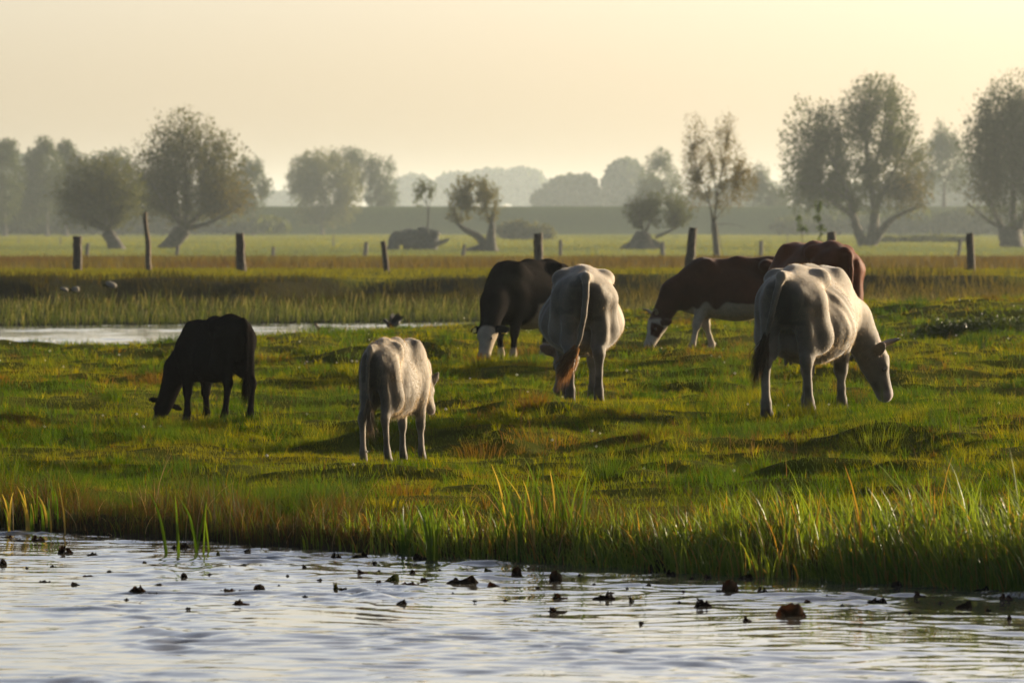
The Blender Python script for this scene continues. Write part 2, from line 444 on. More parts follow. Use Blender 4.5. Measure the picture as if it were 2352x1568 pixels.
# dry flower stalks and seed heads standing above the sward
n = 5200
x, y = scatter(n, 41, 112); tus, dry = veg(x, y)
k = (y - shore(x) > 1) & (y - crest_y(x) < 0) & (rng.random(n) < .12 + .9 * dry); x, y = x[k], y[k]; n = len(x)
v = rng.random(n)
V, Fc, C = blades(np.stack([x, y, terrain(x, y)], -1), .10 + .17 * rng.random(n) ** 2, np.full(n, .006), rng.normal(0, .25, (n, 2)), mixc((.09, .045, .022), (.16, .10, .05), v), 2)
tag(obj('dry_stalks', V, Fc, M_dry, colors=C), 'thin reddish dry stalks standing in the brownish patches of the pasture', 'dry grass', kind='stuff')
n = 330
x, y = scatter(n, 46, 108); k = (y - crest_y(x) < 0) & (vnoise(x * .7, y * .3 + 8) > .45); x, y = x[k], y[k]; n = len(x)
B = Bag()
for i in range(n):
    r = rng.uniform(.010, .018); c = np.array([x[i], y[i], terrain(x[i], y[i]) + rng.uniform(.06, .12)])
    a = np.array([[0, 0, 1], [1, 0, 0], [0, 1, 0], [-1, 0, 0], [0, -1, 0], [0, 0, -1.]]) * r + c
    B.add(a, np.array([[0, 1, 2], [0, 2, 3], [0, 3, 4], [0, 4, 1], [5, 2, 1], [5, 3, 2], [5, 4, 3], [5, 1, 4]]), (.62, .60, .50))
M_flower = leaf_mat('seed_head', transl=.5, rough=.8, spec=.1, ttint=(1, 1, .9))
tag(B.build('pale_seed_heads', M_flower), 'tiny pale seed heads and daisies dotted over the grass', 'flowers', kind='stuff')

# fringe of brown rushes along the river bank
def fringe(n, t0, t1, h0, h1, w0, cols, segs, x0=-9, x1=9, leansd=.34, tip=None, pw=1.0):
    x = rng.uniform(x0, x1, n); t = t0 + (t1 - t0) * rng.random(n) ** pw
    y = shore(x) + t
    h = .72 * (h0 + (h1 - h0) * rng.random(n) ** 1.5) * (.35 + 1.25 * sstep(.25, .75, fbm(x * 2.6, y * 2.2 + 6, 3)))
    v = rng.random(n)
    col = mixc(cols[0], cols[1], v)
    P = np.stack([x, y, np.maximum(terrain(x, y), -.06) - .02], -1)
    tc = None if tip is None else np.broadcast_to(np.array(tip), (n, 3)) * (.6 + .8 * rng.random(n))[:, None]
    return blades(P, h, w0 * (.7 + .6 * rng.random(n)), rng.normal(0, leansd, (n, 2)) + np.array([-.05, 0]), col, segs, tc)
B = Bag()
V, Fc, C = fringe(17000, -.05, 1.3, .12, .34, .0055, ((.050, .028, .010), (.085, .052, .016)), 3, tip=(.12, .072, .018)); B.add(V, Fc, C)
V, Fc, C = fringe(15000, -.08, 1.7, .12, .40, .006, ((.030, .052, .006), (.065, .085, .010)), 3); B.add(V, Fc, C)
V, Fc, C = fringe(9000, .8, 2.2, .05, .15, .006, ((.065, .075, .008), (.10, .070, .018)), 2); B.add(V, Fc, C)
V, Fc, C = fringe(420, -.1, 1.0, .25, .55, .008, ((.20, .15, .085), (.30, .24, .15)), 4, leansd=.5); B.add(V, Fc, C)
V, Fc, C = fringe(900, -.12, .6, .25, .55, .009, ((.04, .08, .01), (.08, .12, .018)), 4, leansd=.3); B.add(V, Fc, C)
tag(B.build('bank_rushes', M_dry), 'dense fringe of brown rushes and sedge along the near river bank', 'rushes', kind='stuff')
# green reed bed at the right
B = Bag()
def reedbed(n, x0, x1, t0, t1, h0, h1, w0):
    x = x0 + (x1 - x0) * rng.random(n) ** .75; t = rng.uniform(t0, t1, n); y = shore(x) + t
    dens = fbm(x * 1.9 + 3, y * 1.4, 2); k = rng.random(n) < sstep(.25, .6, dens); x, y, t = x[k], y[k], t[k]; m = len(x)
    h = (h0 + (h1 - h0) * rng.random(m) ** 1.4) * (.62 + .38 * sstep(.4, 2.4, x)) * (.8 + .45 * fbm(x * 2, y * 2, 2))
    v = rng.random(m)
    col = mixc((.045, .085, .012), (.10, .14, .02), v)
    col = np.where((rng.random(m) < .12)[:, None], mixc((.16, .085, .025), (.17, .12, .04), v), col)
    tip = col * np.array([1.4, 1.2, 1.6]) + .02
    lean = rng.normal(0, .19, (m, 2)) + np.array([-.12, 0]); bent = rng.random(m) < .14
    lean[bent] *= 2.8
    lean = np.clip(lean, -.9, .9)
    P = np.stack([x, y, np.maximum(terrain(x, y), -.10) - .02], -1)
    return blades(P, h, w0 * (.6 + .8 * rng.random(m)), lean, col, 5, tip, curl=2.6, ang=rng.normal(0, .9, m))
V, Fc, C = reedbed(13000, .35, 6.0, -.5, .75, .16, .50, .014); B.add(V, Fc, C)
V, Fc, C = reedbed(1700, -1.35, .7, -.3, .6, .14, .38, .012); B.add(V, Fc, C)
V, Fc, C = reedbed(420, 1.7, 6.0, -.35, .6, .45, .72, .016); B.add(V, Fc, C)
tag(B.build('reed_bed', M_reed), 'broad bed of green reeds along the right part of the near bank', 'reeds', kind='stuff')

# far bank of the creek
B = Bag()
n = 46000
x, y = scatter(n, 127, 152, 1.5); s = y - creek_y(x); dens = 1 - sstep(5, 10.5, s)
k = (s > -.8) & (rng.random(n) < dens); x, y, s = x[k], y[k], s[k]; n = len(x)
v = rng.random(n)
col = mixc((.034, .064, .013), (.075, .100, .020), v)
rightdry = sstep(-1, 3, x)[:, None]
col = col * (1 - .5 * rightdry) + np.array([.085, .075, .055]) * .5 * rightdry
tip = mixc(col, (.42, .36, .22), np.where(rng.random(n) < .26, .9, .1))
h = .85 * (.18 + .34 * rng.random(n) ** 1.3) * (.6 + .8 * fbm(x * .9, y * .8, 3)); h *= np.where(rng.random(n) < .015, 1.5, 1)
P = np.stack([x, y, np.maximum(terrain(x, y), 0) - .03], -1)
V, Fc, C = blades(P, h, .020 * (.6 + .8 * rng.random(n)), rng.normal(0, .16, (n, 2)), col, 3, tip); B.add(V, Fc, C)
M_creed = leaf_mat('creek_reed_blade', transl=.35, rough=.7, spec=.05, ttint=(1.4, 1.25, .5), ior=1.1)
tag(B.build('creek_reeds', M_creed), 'band of pale tipped reeds on the far edge of the creek', 'reeds', kind='stuff')
B = Bag()
n = 70000
x, y = scatter(n, 136, 188, 1.3); s = y - creek_y(x); k = s > 4.5; x, y, s = x[k], y[k], s[k]; n = len(x)
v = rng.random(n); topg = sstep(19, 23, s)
col = mixc((.011, .013, .003), (.040, .034, .010), v ** 2.5 * sstep(.35, .65, fbm(x * .5, y * .4, 2))) * (1 - topg[:, None]) + mixc((.055, .070, .006), (.085, .092, .010), v) * topg[:, None]  # slope blades coloured darker to carry the bank's shade, brow left green
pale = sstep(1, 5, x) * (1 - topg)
col = mixc(col, (.085, .08, .065), pale * .6 * (rng.random(n) < .5))
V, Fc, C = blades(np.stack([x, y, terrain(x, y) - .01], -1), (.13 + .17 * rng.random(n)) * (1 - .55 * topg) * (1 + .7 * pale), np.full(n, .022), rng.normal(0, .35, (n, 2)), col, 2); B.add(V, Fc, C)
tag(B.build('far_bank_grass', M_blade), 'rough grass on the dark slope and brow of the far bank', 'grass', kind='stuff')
n = 75000
x, y = scatter(n, 184, 330, 1.25); k = rng.random(n) < 1 - sstep(285, 330, y + 14 * (vnoise(x * .2, y * .05) - .5)); x, y = x[k], y[k]; n = len(x)
v = rng.random(n); pt = fbm(x * .22 + 3, y * .05, 3)
col = mixc((.072, .062, .026), (.105, .092, .032), v); col = mixc(col, (.070, .048, .030), sstep(.5, .65, pt) * .7); col = mixc(col, (.11, .12, .03), sstep(.55, .7, fbm(x * .1 + 50, y * .03, 2)) * .6)
V, Fc, C = blades(np.stack([x, y, terrain(x, y) - .02], -1), .15 + .22 * rng.random(n), np.full(n, .035), rng.normal(0, .3, (n, 2)), col, 2)
tag(obj('dry_meadow_grass', V, Fc, M_dry, colors=C), 'brownish dry meadow grass behind the thick fence posts', 'dry grass', kind='stuff')
n = 110000
x, y = scatter(n, 290, DK - 25, 1.2); v = rng.random(n); pt = fbm(x * .05 + 3, y * .012, 3)
col = mixc((.066, .088, .014), (.100, .114, .022), v); col = mixc(col, (.040, .058, .016), sstep(.52, .66, pt) * .7)
V, Fc, C = blades(np.stack([x, y, terrain(x, y) - .02], -1), (.10 + .13 * rng.random(n)), .06 + .09 * (y - 290) / 800, rng.normal(0, .3, (n, 2)), col, 2)
tag(obj('far_meadow_grass', V, Fc, M_blade, colors=C), 'pale green grass of the far meadow in front of the dike', 'grass', kind='stuff')
CS, CT = 1.7, .86
# ---- trees -------------------------------------------------------------------------------
M_bark = attr_mat('bark', rough=.9, spec=.1, nscale=4, lo=.6, hi=1.4, bump=.6, bscale=9)
M_crown = leaf_mat('willow_leaf', tint=(1.25, 1.25, 1.25), transl=.40, rough=.6, spec=.1, ior=1.15, ttint=(1.3, 1.15, .5))
GREEN = ((.042, .062, .022), (.075, .090, .034)); OLIVE = ((.055, .072, .025), (.088, .100, .038)); RUST = (.13, .090, .036)
DEEP = ((.030, .045, .018), (.055, .070, .026))
def tdepth(py): return gdepth(py)
def tree(label, px, py, limbs, crown, heads, nleaf, leaf, d=None, name='willow_tree', cat='tree', group=None, cols=GREEN, ntwig=240, tmin=.3,
         clump=(.9, .42), droop=0.0, rust=None, twr=.011, seed=0, elong=2.6, trunkcol=(.050, .045, .036), edge=.45, jit=.075, up=.12, spread=.5, fill=.35):
    """limbs: [(points (px, py, depth m), width px at foot, at tip)]; crown: [(cx, cy, rx, ry)] ellipses; heads: points the twigs fan out from"""
    g = np.random.default_rng(seed)
    d = d or tdepth(py); x0 = wx(px, d); z0 = float(terrain(x0, d, True)); twr = twr * d / 450 if d > 400 else twr; leaf = leaf * (d / 450 if 400 < d < 1000 else 1)
    root = empty(name, (x0, d, z0)); tag(root, label, cat, group)
    m = d / F
    def P(q): return np.array([(q[0] - px) * m, q[2] if len(q) > 2 else 0.0, (py - q[1]) * m])
    b = Bag()
    for i, (pts, w0, w1) in enumerate(limbs):
        pp = np.array([P(q) for q in pts]); k = max(6, 4 * len(pp)); tt = np.linspace(0, 1, k); ts = np.linspace(0, 1, len(pp))
        pi = np.stack([np.interp(tt, ts, pp[:, c]) for c in range(3)], 1)
        for _ in range(2): pi[1:-1] = pi[1:-1] * .5 + .25 * (pi[:-2] + pi[2:])
        if pts[0][1] >= py - 1: pi[0, 2] = -.25
        th_ = (.45 if name == 'young_tree' else .6) if pts[0][1] < py - 14 else .9
        r = (w0 + (w1 - w0) * tt ** .8) * .5 * m * th_
        if pts[0][1] >= py - 1: r[0:2] *= np.array([1.35, 1.1])
        vv, ff = tube(pi, r, 9, .26 if name == 'old_stump' else .12, seed=seed + i); b.add(vv, ff, np.array(trunkcol))
    b.build('trunk', M_bark, root)
    # twigs
    E = np.array(crown, float); wgt = E[:, 2] * E[:, 3]; wgt = wgt / wgt.sum()
    e = g.choice(len(E), ntwig, p=wgt)
    v = g.normal(0, 1, (ntwig, 3)); v /= np.linalg.norm(v, axis=1)[:, None]
    rad = np.where(g.random(ntwig) < edge, .74 + .44 * g.random(ntwig) ** 1.4, g.random(ntwig) ** (1 / 3))
    end = np.stack([(E[e, 0] - px + v[:, 0] * rad * E[e, 2]) * m, v[:, 1] * rad * (E[e, 2] + E[e, 3]) * .42 * m, (py - E[e, 1] + v[:, 2] * rad * E[e, 3]) * m], 1)
    hh = np.array([P(q) for q in heads]); hi = np.array([np.argmin(np.linalg.norm((hh - q) * np.array([1, .3, .5]), axis=1) * (1 + .3 * g.random(len(hh)))) for q in end])
    o = hh[hi] + g.normal(0, .06, (ntwig, 3)) * spread
    L = np.linalg.norm(end - o, axis=1)
    c = (o + end) * .5 + np.array([0, 0, 1]) * (L * up)[:, None] + g.normal(0, .04, (ntwig, 3)) * L[:, None]
    tt = np.linspace(0, 1, 6)[None, :, None]
    path = (1 - tt) ** 2 * o[:, None] + 2 * tt * (1 - tt) * c[:, None] + tt ** 2 * end[:, None]
    path[:, :, 2] -= droop * tt[:, :, 0] ** 3 * L[:, None]
    bt = Bag()
    rw = (twr * L / L.mean())[:, None, None] * (1 - .85 * tt)
    T = np.gradient(path, axis=1); A = np.cross(T, np.array([0, 1, 0.1])); A /= np.linalg.norm(A, axis=2)[..., None] + 1e-9
    Bv = np.cross(T, A); Bv /= np.linalg.norm(Bv, axis=2)[..., None] + 1e-9
    ring = np.stack([path + rw * (math.cos(a) * A + math.sin(a) * Bv) for a in (0, 2.09, 4.19)], 2)      # ntwig,6,3,3
    idx = np.arange(ntwig)[:, None, None] * 18 + np.arange(5)[None, :, None] * 3 + np.arange(3)[None, None, :]
    nx = np.arange(ntwig)[:, None, None] * 18 + np.arange(5)[None, :, None] * 3 + ((np.arange(3) + 1) % 3)[None, None, :]
    bt.add(ring.reshape(-1, 3), np.stack([idx, nx, nx + 3, idx + 3], -1).reshape(-1, 4), np.array(trunkcol) * 1.1)
    # leaves
    nn = int(nleaf * 1.7); ti = g.choice(ntwig, nn, p=(L + L.mean()) / (L + L.mean()).sum()); span = np.minimum(1 - tmin, .9 * L.mean() / L)[ti]; t = 1 - span * g.random(nn) ** 1.2
    f = t * 5; k = np.minimum(f.astype(int), 4); fr = (f - k)[:, None]
    pos = path[ti, k] * (1 - fr) + path[ti, k + 1] * fr
    dirn = path[ti, k + 1] - path[ti, k]; dirn /= np.linalg.norm(dirn, axis=1)[:, None] + 1e-9
    fl = np.where(g.random(nn) < fill)[0]; ef = g.choice(len(E), len(fl), p=wgt); vf = g.normal(0, 1, (len(fl), 3)); vf /= np.linalg.norm(vf, axis=1)[:, None]; vf *= g.random((len(fl), 1)) ** (1 / 3)
    pos[fl] = np.stack([(E[ef, 0] - px + vf[:, 0] * E[ef, 2]) * m, vf[:, 1] * (E[ef, 2] + E[ef, 3]) * .42 * m, (py - E[ef, 1] + vf[:, 2] * E[ef, 3]) * m], 1)
    pos = pos + g.normal(0, 1, (nn, 3)) * (jit * L.mean() * .8)
    keep = .6 * vnoise3(pos * clump[0] * CS * 450 / max(d, 300) + seed * 3.1) + .4 * vnoise3(pos * clump[0] * CS * 450 / max(d, 300) * 2.3 + 7) > clump[1] * CT * (.55 + .6 * g.random(nn)); keep &= pos[:, 2] > .15
    pos, dirn, t = pos[keep][:nleaf], dirn[keep][:nleaf], t[keep][:nleaf]; nn = len(pos)
    ax = dirn * .8 + g.normal(0, .55, (nn, 3)) - np.array([0, 0, droop * 1.5]); ax /= np.linalg.norm(ax, axis=1)[:, None]
    sd = np.cross(ax, g.normal(0, 1, (nn, 3))); sd /= np.linalg.norm(sd, axis=1)[:, None] + 1e-9
    s = leaf * (.6 + .8 * g.random(nn))[:, None]
    q = np.stack([pos - ax * s * .5, pos + sd * s / elong * .5, pos + ax * s * .5, pos - sd * s / elong * .5], 1).reshape(-1, 3)
    vv = g.random(nn); cl = mixc(cols[0], cols[1], vv)
    if rust is not None:
        rx, ry, rr, amt = rust; rp = P((rx, ry))
        w_ = np.exp(-(((pos - rp)[:, [0, 2]]) ** 2).sum(1) / (rr * m) ** 2) * amt
        cl = mixc(cl, RUST, 0 * w_) * (1 - (w_ * g.random(nn) ** .5)[:, None]) + np.array(RUST) * (w_ * g.random(nn) ** .5)[:, None]
    bt.add(q, np.arange(nn * 4).reshape(-1, 4), np.repeat(cl, 4, 0))
    bt.build('crown', M_crown, root, smooth=False)
    return root
WG = 'pollard willows on the far meadow'
tree('large leaning willow with a broad round crown, left of the square cut post', 388, 570,
     [([(385, 571), (405, 545), (425, 525)], 44, 40), ([(425, 525), (395, 490, -1), (350, 420, -2)], 26, 7), ([(425, 525), (430, 450, 1), (420, 330, 1)], 28, 6), ([(425, 525), (470, 480, 0), (520, 400)], 28, 6), ([(425, 525), (480, 515, -1), (555, 470, -1)], 24, 6), ([(420, 530), (400, 440, 2), (370, 330, 2)], 20, 5)],
     [(432, 400, 148, 120), (430, 390, 130, 110), (340, 460, 62, 50), (430, 465, 120, 48), (525, 465, 68, 42), (420, 320, 85, 75), (345, 420, 70, 80), (520, 420, 60, 90), (490, 460, 95, 50), (425, 270, 40, 28), (515, 330, 32, 34)],
     [(425, 520), (428, 480), (400, 480), (470, 480)], 20000, .25, group=WG, ntwig=1300, rust=(545, 470, 70, .5), fill=.2, edge=.6, seed=1, clump=(.8, .40), cols=((.05, .06, .022), (.09, .088, .03)), tmin=.22)
tree('low spreading willow leaning towards the larger round willow, left of it', 270, 571,
     [([(268, 572), (258, 550), (245, 530)], 40, 32), ([(245, 530), (190, 500), (150, 440)], 18, 5), ([(245, 530), (240, 460), (235, 390)], 20, 5), ([(247, 530), (270, 480), (300, 420)], 18, 5)],
     [(225, 435, 110, 82), (240, 470, 90, 50), (240, 400, 65, 50), (290, 450, 50, 70), (160, 440, 50, 40), (190, 490, 70, 40)],
     [(245, 528), (240, 490)], 11500, .25, group=WG, ntwig=800, cols=OLIVE, fill=.2, edge=.6, seed=2, clump=(.8, .42), rust=(200, 430, 120, .25))
tree('largest willow, tall wide crown behind the grazing brown cows at the right', 1980, 566,
     [([(1990, 572, 0), (1975, 545, 0), (1962, 505, 0), (1945, 440, -1), (1900, 350, -2)], 34, 7), ([(1995, 572, 0), (2005, 540, 0), (2012, 490, .5), (1995, 400, 1), (1985, 230, 1)], 40, 7),
      ([(2005, 560, 0), (2030, 525, 0), (2052, 500, 0), (2120, 470, 0)], 26, 7), ([(2012, 480, .5), (2050, 400, 0), (2090, 320, 0)], 24, 6), ([(1950, 460, -1), (1890, 430, -1), (1830, 420, -2)], 18, 5), ([(2000, 420, 1), (2030, 320, 2), (2040, 230, 2)], 20, 5), ([(1960, 500, -1), (1880, 440, 1), (1850, 330, 1)], 18, 5)],
     [(1862, 345, 80, 125), (1840, 425, 52, 72), (2010, 290, 98, 122), (2015, 215, 60, 48), (2075, 390, 80, 108), (1965, 395, 125, 95), (1975, 350, 140, 110), (2100, 450, 48, 48), (1925, 285, 55, 62), (1905, 450, 95, 48), (2040, 450, 95, 45), (1960, 420, 120, 70)],
     [(1960, 500), (2010, 480), (2000, 400), (1920, 420), (2050, 430), (1990, 300), (2040, 340), (1880, 380)], 31000, .25, group=WG, ntwig=1900, rust=(2095, 440, 75, .75), seed=3, clump=(.75, .46), tmin=.3, edge=.5)
tree('dense dark willow cut off by the right edge of the picture', 2325, 569,
     [([(2325, 570), (2322, 550), (2320, 530)], 60, 62), ([(2305, 535), (2285, 490), (2250, 400)], 30, 6), ([(2325, 530), (2330, 430), (2300, 260)], 34, 6), ([(2340, 530), (2370, 450), (2400, 330)], 34, 6), ([(2320, 530), (2270, 510), (2225, 470)], 22, 5), ([(2330, 440), (2320, 330), (2345, 220)], 22, 5)],
     [(2325, 350, 130, 150), (2320, 330, 110, 130), (2300, 330, 85, 110), (2330, 230, 80, 70), (2270, 430, 75, 80), (2390, 330, 90, 150), (2330, 460, 90, 60), (2290, 250, 60, 40), (2410, 220, 60, 60)],
     [(2320, 525), (2310, 470), (2335, 430), (2370, 450), (2290, 440)], 27000, .25, group=WG, ntwig=1500, seed=4, clump=(.75, .45), cols=DEEP, rust=(2230, 440, 60, .5))
# the slim young tree in the middle distance
yd = gdepth(600)
tree('slim young tree with sparse upright twigs, standing beside the leaning thick post', 1647, 600,
     [([(1649, 602, 0), (1644, 560, 0), (1640, 510, 0)], 17, 15), ([(1640, 512, 0), (1648, 440, .2), (1665, 370, .4), (1672, 290, .4)], 12, 2.5), ([(1640, 512, 0), (1625, 450, -.2), (1600, 390, -.4), (1582, 310, -.3)], 10, 2.5),
      ([(1646, 470, .1), (1640, 400, .3), (1625, 330, .3)], 8, 2), ([(1650, 450, .2), (1685, 400, .2), (1715, 370, .3)], 7, 2), ([(1642, 505, 0), (1670, 470, -.2), (1715, 430, -.3)], 6, 1.6), ([(1632, 470, 0), (1600, 440, .2), (1570, 410, .2)], 6, 1.6),
      ([(1650, 515, 0), (1680, 514, -.2), (1712, 524, -.3)], 4, 1.4), ([(1652, 540, -.1), (1657, 570, -.15), (1662, 598, -.2)], 5, 2), ([(1637, 515, 0), (1633, 490, 0)], 9, 6), ([(1648, 440, .2), (1660, 380, -.2), (1650, 300, -.2)], 6, 1.6)],
     [(1600, 340, 36, 85), (1665, 315, 28, 65), (1650, 410, 92, 78), (1645, 390, 80, 95), (1590, 430, 34, 60), (1700, 420, 44, 60)],
     [(1640, 508), (1646, 465), (1630, 440), (1655, 430), (1665, 380), (1605, 400), (1640, 400), (1690, 405), (1672, 320), (1590, 340)], 17000, .12, d=yd, name='young_tree', ntwig=520, cols=((.085, .075, .02), (.13, .10, .03)), seed=5, tmin=.35, clump=(1.6, .46), twr=.007, trunkcol=(.040, .034, .028), elong=2.2, jit=.085, up=.06, edge=.5, fill=.5)
# small willows and old stumps on the meadow
tree('stub of a fallen willow, a dark log with one thin leafy shoot on top', 962, 572,
     [([(900, 571), (915, 545), (950, 545), (985, 542)], 30, 44), ([(925, 560, -.4), (960, 556, -.4), (1000, 560, -.3)], 34, 30), ([(985, 575), (995, 545), (1000, 528)], 50, 26), ([(985, 560), (1012, 558), (1032, 548)], 24, 5), ([(965, 545), (968, 523)], 16, 26),
      ([(982, 525), (984, 500), (981, 470), (975, 430)], 8, 2), ([(984, 495), (988, 460), (992, 435)], 4, 1.5), ([(981, 470), (968, 450), (958, 425)], 3.5, 1.5)],
     [(962, 432, 18, 24), (985, 425, 20, 16), (992, 445, 12, 18), (958, 455, 12, 20)], [(981, 475), (984, 455), (975, 440)], 620, .20, name='old_stump', cat='tree stump', ntwig=40, cols=OLIVE, seed=6, clump=(1.2, .4), trunkcol=(.045, .045, .042), twr=.012)
tree('small willow on a twisted double trunk, right of the fallen log', 1110, 575,
     [([(1062, 576), (1085, 572), (1120, 565)], 8, 26), ([(1125, 574), (1110, 555), (1098, 540), (1065, 524), (1052, 512)], 34, 8), ([(1125, 574), (1128, 545), (1130, 518), (1132, 490)], 40, 6), ([(1052, 515), (1062, 480), (1070, 440)], 7, 2), ([(1130, 520), (1115, 480), (1110, 440)], 9, 2)],
     [(1085, 450, 66, 52), (1075, 440, 52, 40), (1110, 450, 46, 44), (1060, 475, 42, 35), (1125, 480, 26, 40), (1090, 415, 30, 18)], [(1055, 515), (1068, 470), (1130, 500), (1115, 465)], 4600, .20, group=WG, fill=.12, ntwig=420, cols=((.085, .09, .03), (.14, .125, .045)), seed=7, clump=(1.1, .42))
tree('squat willow growing from a dark mound shaped stump behind the brown cow', 1475, 572,
     [([(1428, 572), (1450, 560), (1475, 552), (1500, 556), (1520, 572)], 14, 20), ([(1475, 574), (1475, 550), (1478, 532)], 78, 34), ([(1440, 572), (1465, 548), (1490, 540)], 20, 24), ([(1505, 545), (1540, 530), (1570, 512), (1592, 490)], 14, 4), ([(1478, 535), (1470, 500), (1462, 460)], 12, 3), ([(1482, 535), (1500, 490), (1510, 455)], 12, 3)],
     [(1505, 480, 78, 44), (1480, 475, 48, 40), (1535, 485, 58, 42), (1455, 490, 26, 36), (1565, 490, 34, 34)], [(1478, 530), (1490, 500), (1550, 520)], 5000, .20, group=WG, fill=.12, ntwig=420, cols=OLIVE, seed=8, clump=(1.1, .42))
tree('wide low bush beside the twisted double trunk', 1208, 548, [([(1208, 549), (1206, 535)], 8, 5)], [(1205, 530, 66, 26), (1185, 525, 50, 22), (1240, 535, 42, 18)], [(1205, 546), (1180, 546), (1235, 547)],
     3600, .34, d=gdepth(551), name='bush', cat='bush', ntwig=160, cols=((.06, .075, .028), (.10, .10, .04)), seed=9, clump=(.6, .3), edge=.4)
tree('low bushes of a far hedge at the foot of the large willow', 2110, 557, [([(2110, 558), (2110, 548)], 6, 4)], [(2060, 552, 60, 9), (2140, 550, 60, 11), (2200, 552, 40, 9)], [(2060, 557), (2110, 557), (2160, 557), (2200, 557)],
     2600, .30, d=gdepth(558), name='bush', cat='bush', ntwig=120, cols=((.07, .09, .025), (.10, .115, .035)), seed=10, clump=(.6, .3), edge=.4)
# taller trees farther off
FG = 'tall hazy trees before and behind the dike'
def far_tree(label, px, py, d, crown, n, seed, cols=DEEP, leaf=.52, **k):
    cx = sum(c[0] for c in crown) / len(crown); top = min(c[1] for c in crown); low = max(c[1] + c[3] for c in crown)
    hd_ = [(px, py - (py - top) * f) for f in (.15, .3, .45, .6)] + [(c[0] * .6 + px * .4, c[1] + c[3] * .5) for c in crown]
    return tree(label, px, py, [([(px, py + 1), (px, py - 20), (px + 3, py * .6 + top * .4)], 14, 4)], crown, hd_, n, leaf, d=d, name='broadleaf_tree', group=FG, cols=cols, ntwig=420, seed=seed, tmin=.12, **{**dict(clump=(.5, .36), edge=.45, up=.05), **k})
far_tree('pale rounded weeping tree, front one of the leafy pair', 740, 541, 1296, [(745, 420, 85, 80), (720, 400, 55, 60), (760, 470, 75, 55), (800, 430, 40, 60), (740, 490, 70, 35)], 20790, 11, cols=((.07, .085, .04), (.11, .115, .05)), droop=.15)
far_tree('dark round tree rising behind the pale weeping tree', 850, 520, 1458, [(820, 370, 65, 45), (870, 400, 48, 65), (800, 345, 50, 26), (880, 440, 42, 40), (690, 400, 30, 60), (700, 360, 24, 22)], 18900, 12, cols=DEEP)
far_tree('narrow dark tree at the left edge of the picture', 12, 546, 1166, [(5, 420, 55, 100), (20, 350, 28, 32), (-30, 400, 50, 100)], 16064, 13)
far_tree('dark tree with a knobbed top, second from the left edge', 108, 546, 1182, [(105, 420, 50, 90), (102, 335, 22, 24), (80, 370, 26, 30), (70, 440, 50, 90)], 16064, 14)
far_tree('dark tree whose blunt top stands just left of the low spreading willow', 152, 546, 1198, [(150, 420, 48, 90), (150, 345, 24, 24), (180, 440, 60, 80)], 14175, 15)
far_tree('hazy dark tree showing above and between the two left willows', 270, 546, 1231, [(260, 430, 60, 80), (275, 365, 32, 26), (235, 400, 40, 50), (320, 460, 60, 70)], 12285, 16)
far_tree('hazy dark tree whose edge shows right of the large leaning willow', 580, 542, 1263, [(570, 440, 45, 80), (590, 385, 18, 22), (612, 430, 18, 30), (540, 460, 50, 70)], 13230, 17)
far_tree('thin hazy tree rising behind the squat willow', 1515, 525, 1425, [(1515, 400, 48, 60), (1520, 350, 28, 26), (1490, 430, 34, 50), (1545, 430, 30, 50)], 7937, 18, cols=GREEN, clump=(.5, .46))
far_tree('small hazy tree just right of the slim young tree', 1745, 528, 1393, [(1745, 400, 26, 45), (1750, 440, 40, 45), (1775, 450, 40, 40)], 6048, 19, clump=(.5, .44))
far_tree('pointed hazy tree filling the gap between the two big willows on the right', 2168, 540, 1328, [(2165, 400, 34, 60), (2166, 395, 22, 30), (2180, 440, 60, 70), (2120, 450, 50, 60)], 11340, 20)
far_tree('hazy tree filling in behind the left side of the largest willow', 1800, 530, 1425, [(1800, 450, 50, 50), (1850, 440, 60, 60), (1900, 450, 60, 60)], 9828, 21)
# wood on the horizon, far beyond the dike
def wood(name, label, d, lumps, n, leaf, seed, col):
    g = np.random.default_rng(seed); m = d / F; E = np.array(lumps, float); wgt = E[:, 2] * E[:, 3]; e = g.choice(len(E), n, p=wgt / wgt.sum())
    v = g.normal(0, 1, (n, 3)); v /= np.linalg.norm(v, axis=1)[:, None]; rd = g.random(n)[:, None] ** .25
    p = np.stack([wx(E[e, 0], d) + v[:, 0] * rd[:, 0] * E[e, 2] * m, d + v[:, 1] * rd[:, 0] * 15, wz(E[e, 1], d) + v[:, 2] * rd[:, 0] * E[e, 3] * m], 1)
    p = p[(p[:, 2] > .2) & (vnoise3(p * .1 + seed) > .24)]; n = len(p)
    a = g.normal(0, 1, (n, 3)); a /= np.linalg.norm(a, axis=1)[:, None]; s = np.cross(a, g.normal(0, 1, (n, 3))); s /= np.linalg.norm(s, axis=1)[:, None]
    z = leaf * (.6 + .8 * g.random((n, 1)))
    q = np.stack([p - a * z, p + s * z * .7, p + a * z, p - s * z * .7], 1).reshape(-1, 3)
    tag(obj(name, q, np.arange(n * 4).reshape(-1, 4), M_crown, colors=np.repeat(mixc(col[0], col[1], g.random(n)), 4, 0), smooth=False), label, 'wood', kind='stuff')
wood('distant_wood', 'pale blue grey wood on the horizon beyond the dike', 4200, [(1050, 440, 60, 45), (1000, 460, 60, 40), (1130, 430, 70, 42), (1200, 430, 62, 44), (1260, 455, 60, 30), (640, 470, 60, 30), (900, 460, 60, 40), (1320, 460, 60, 30), (950, 440, 50, 40)], 10000, 2.6, 31, DEEP)
wood('hedge_row', 'dark hedge and undergrowth below the far trees, in front of the dike', 1230, [(40, 505, 120, 40), (190, 512, 110, 34), (330, 514, 110, 32), (480, 516, 100, 28), (610, 520, 60, 22), (1840, 520, 70, 22), (1960, 516, 90, 28), (2110, 514, 90, 30), (2240, 510, 90, 34), (2350, 508, 80, 38)], 15000, .75, 33, DEEP)
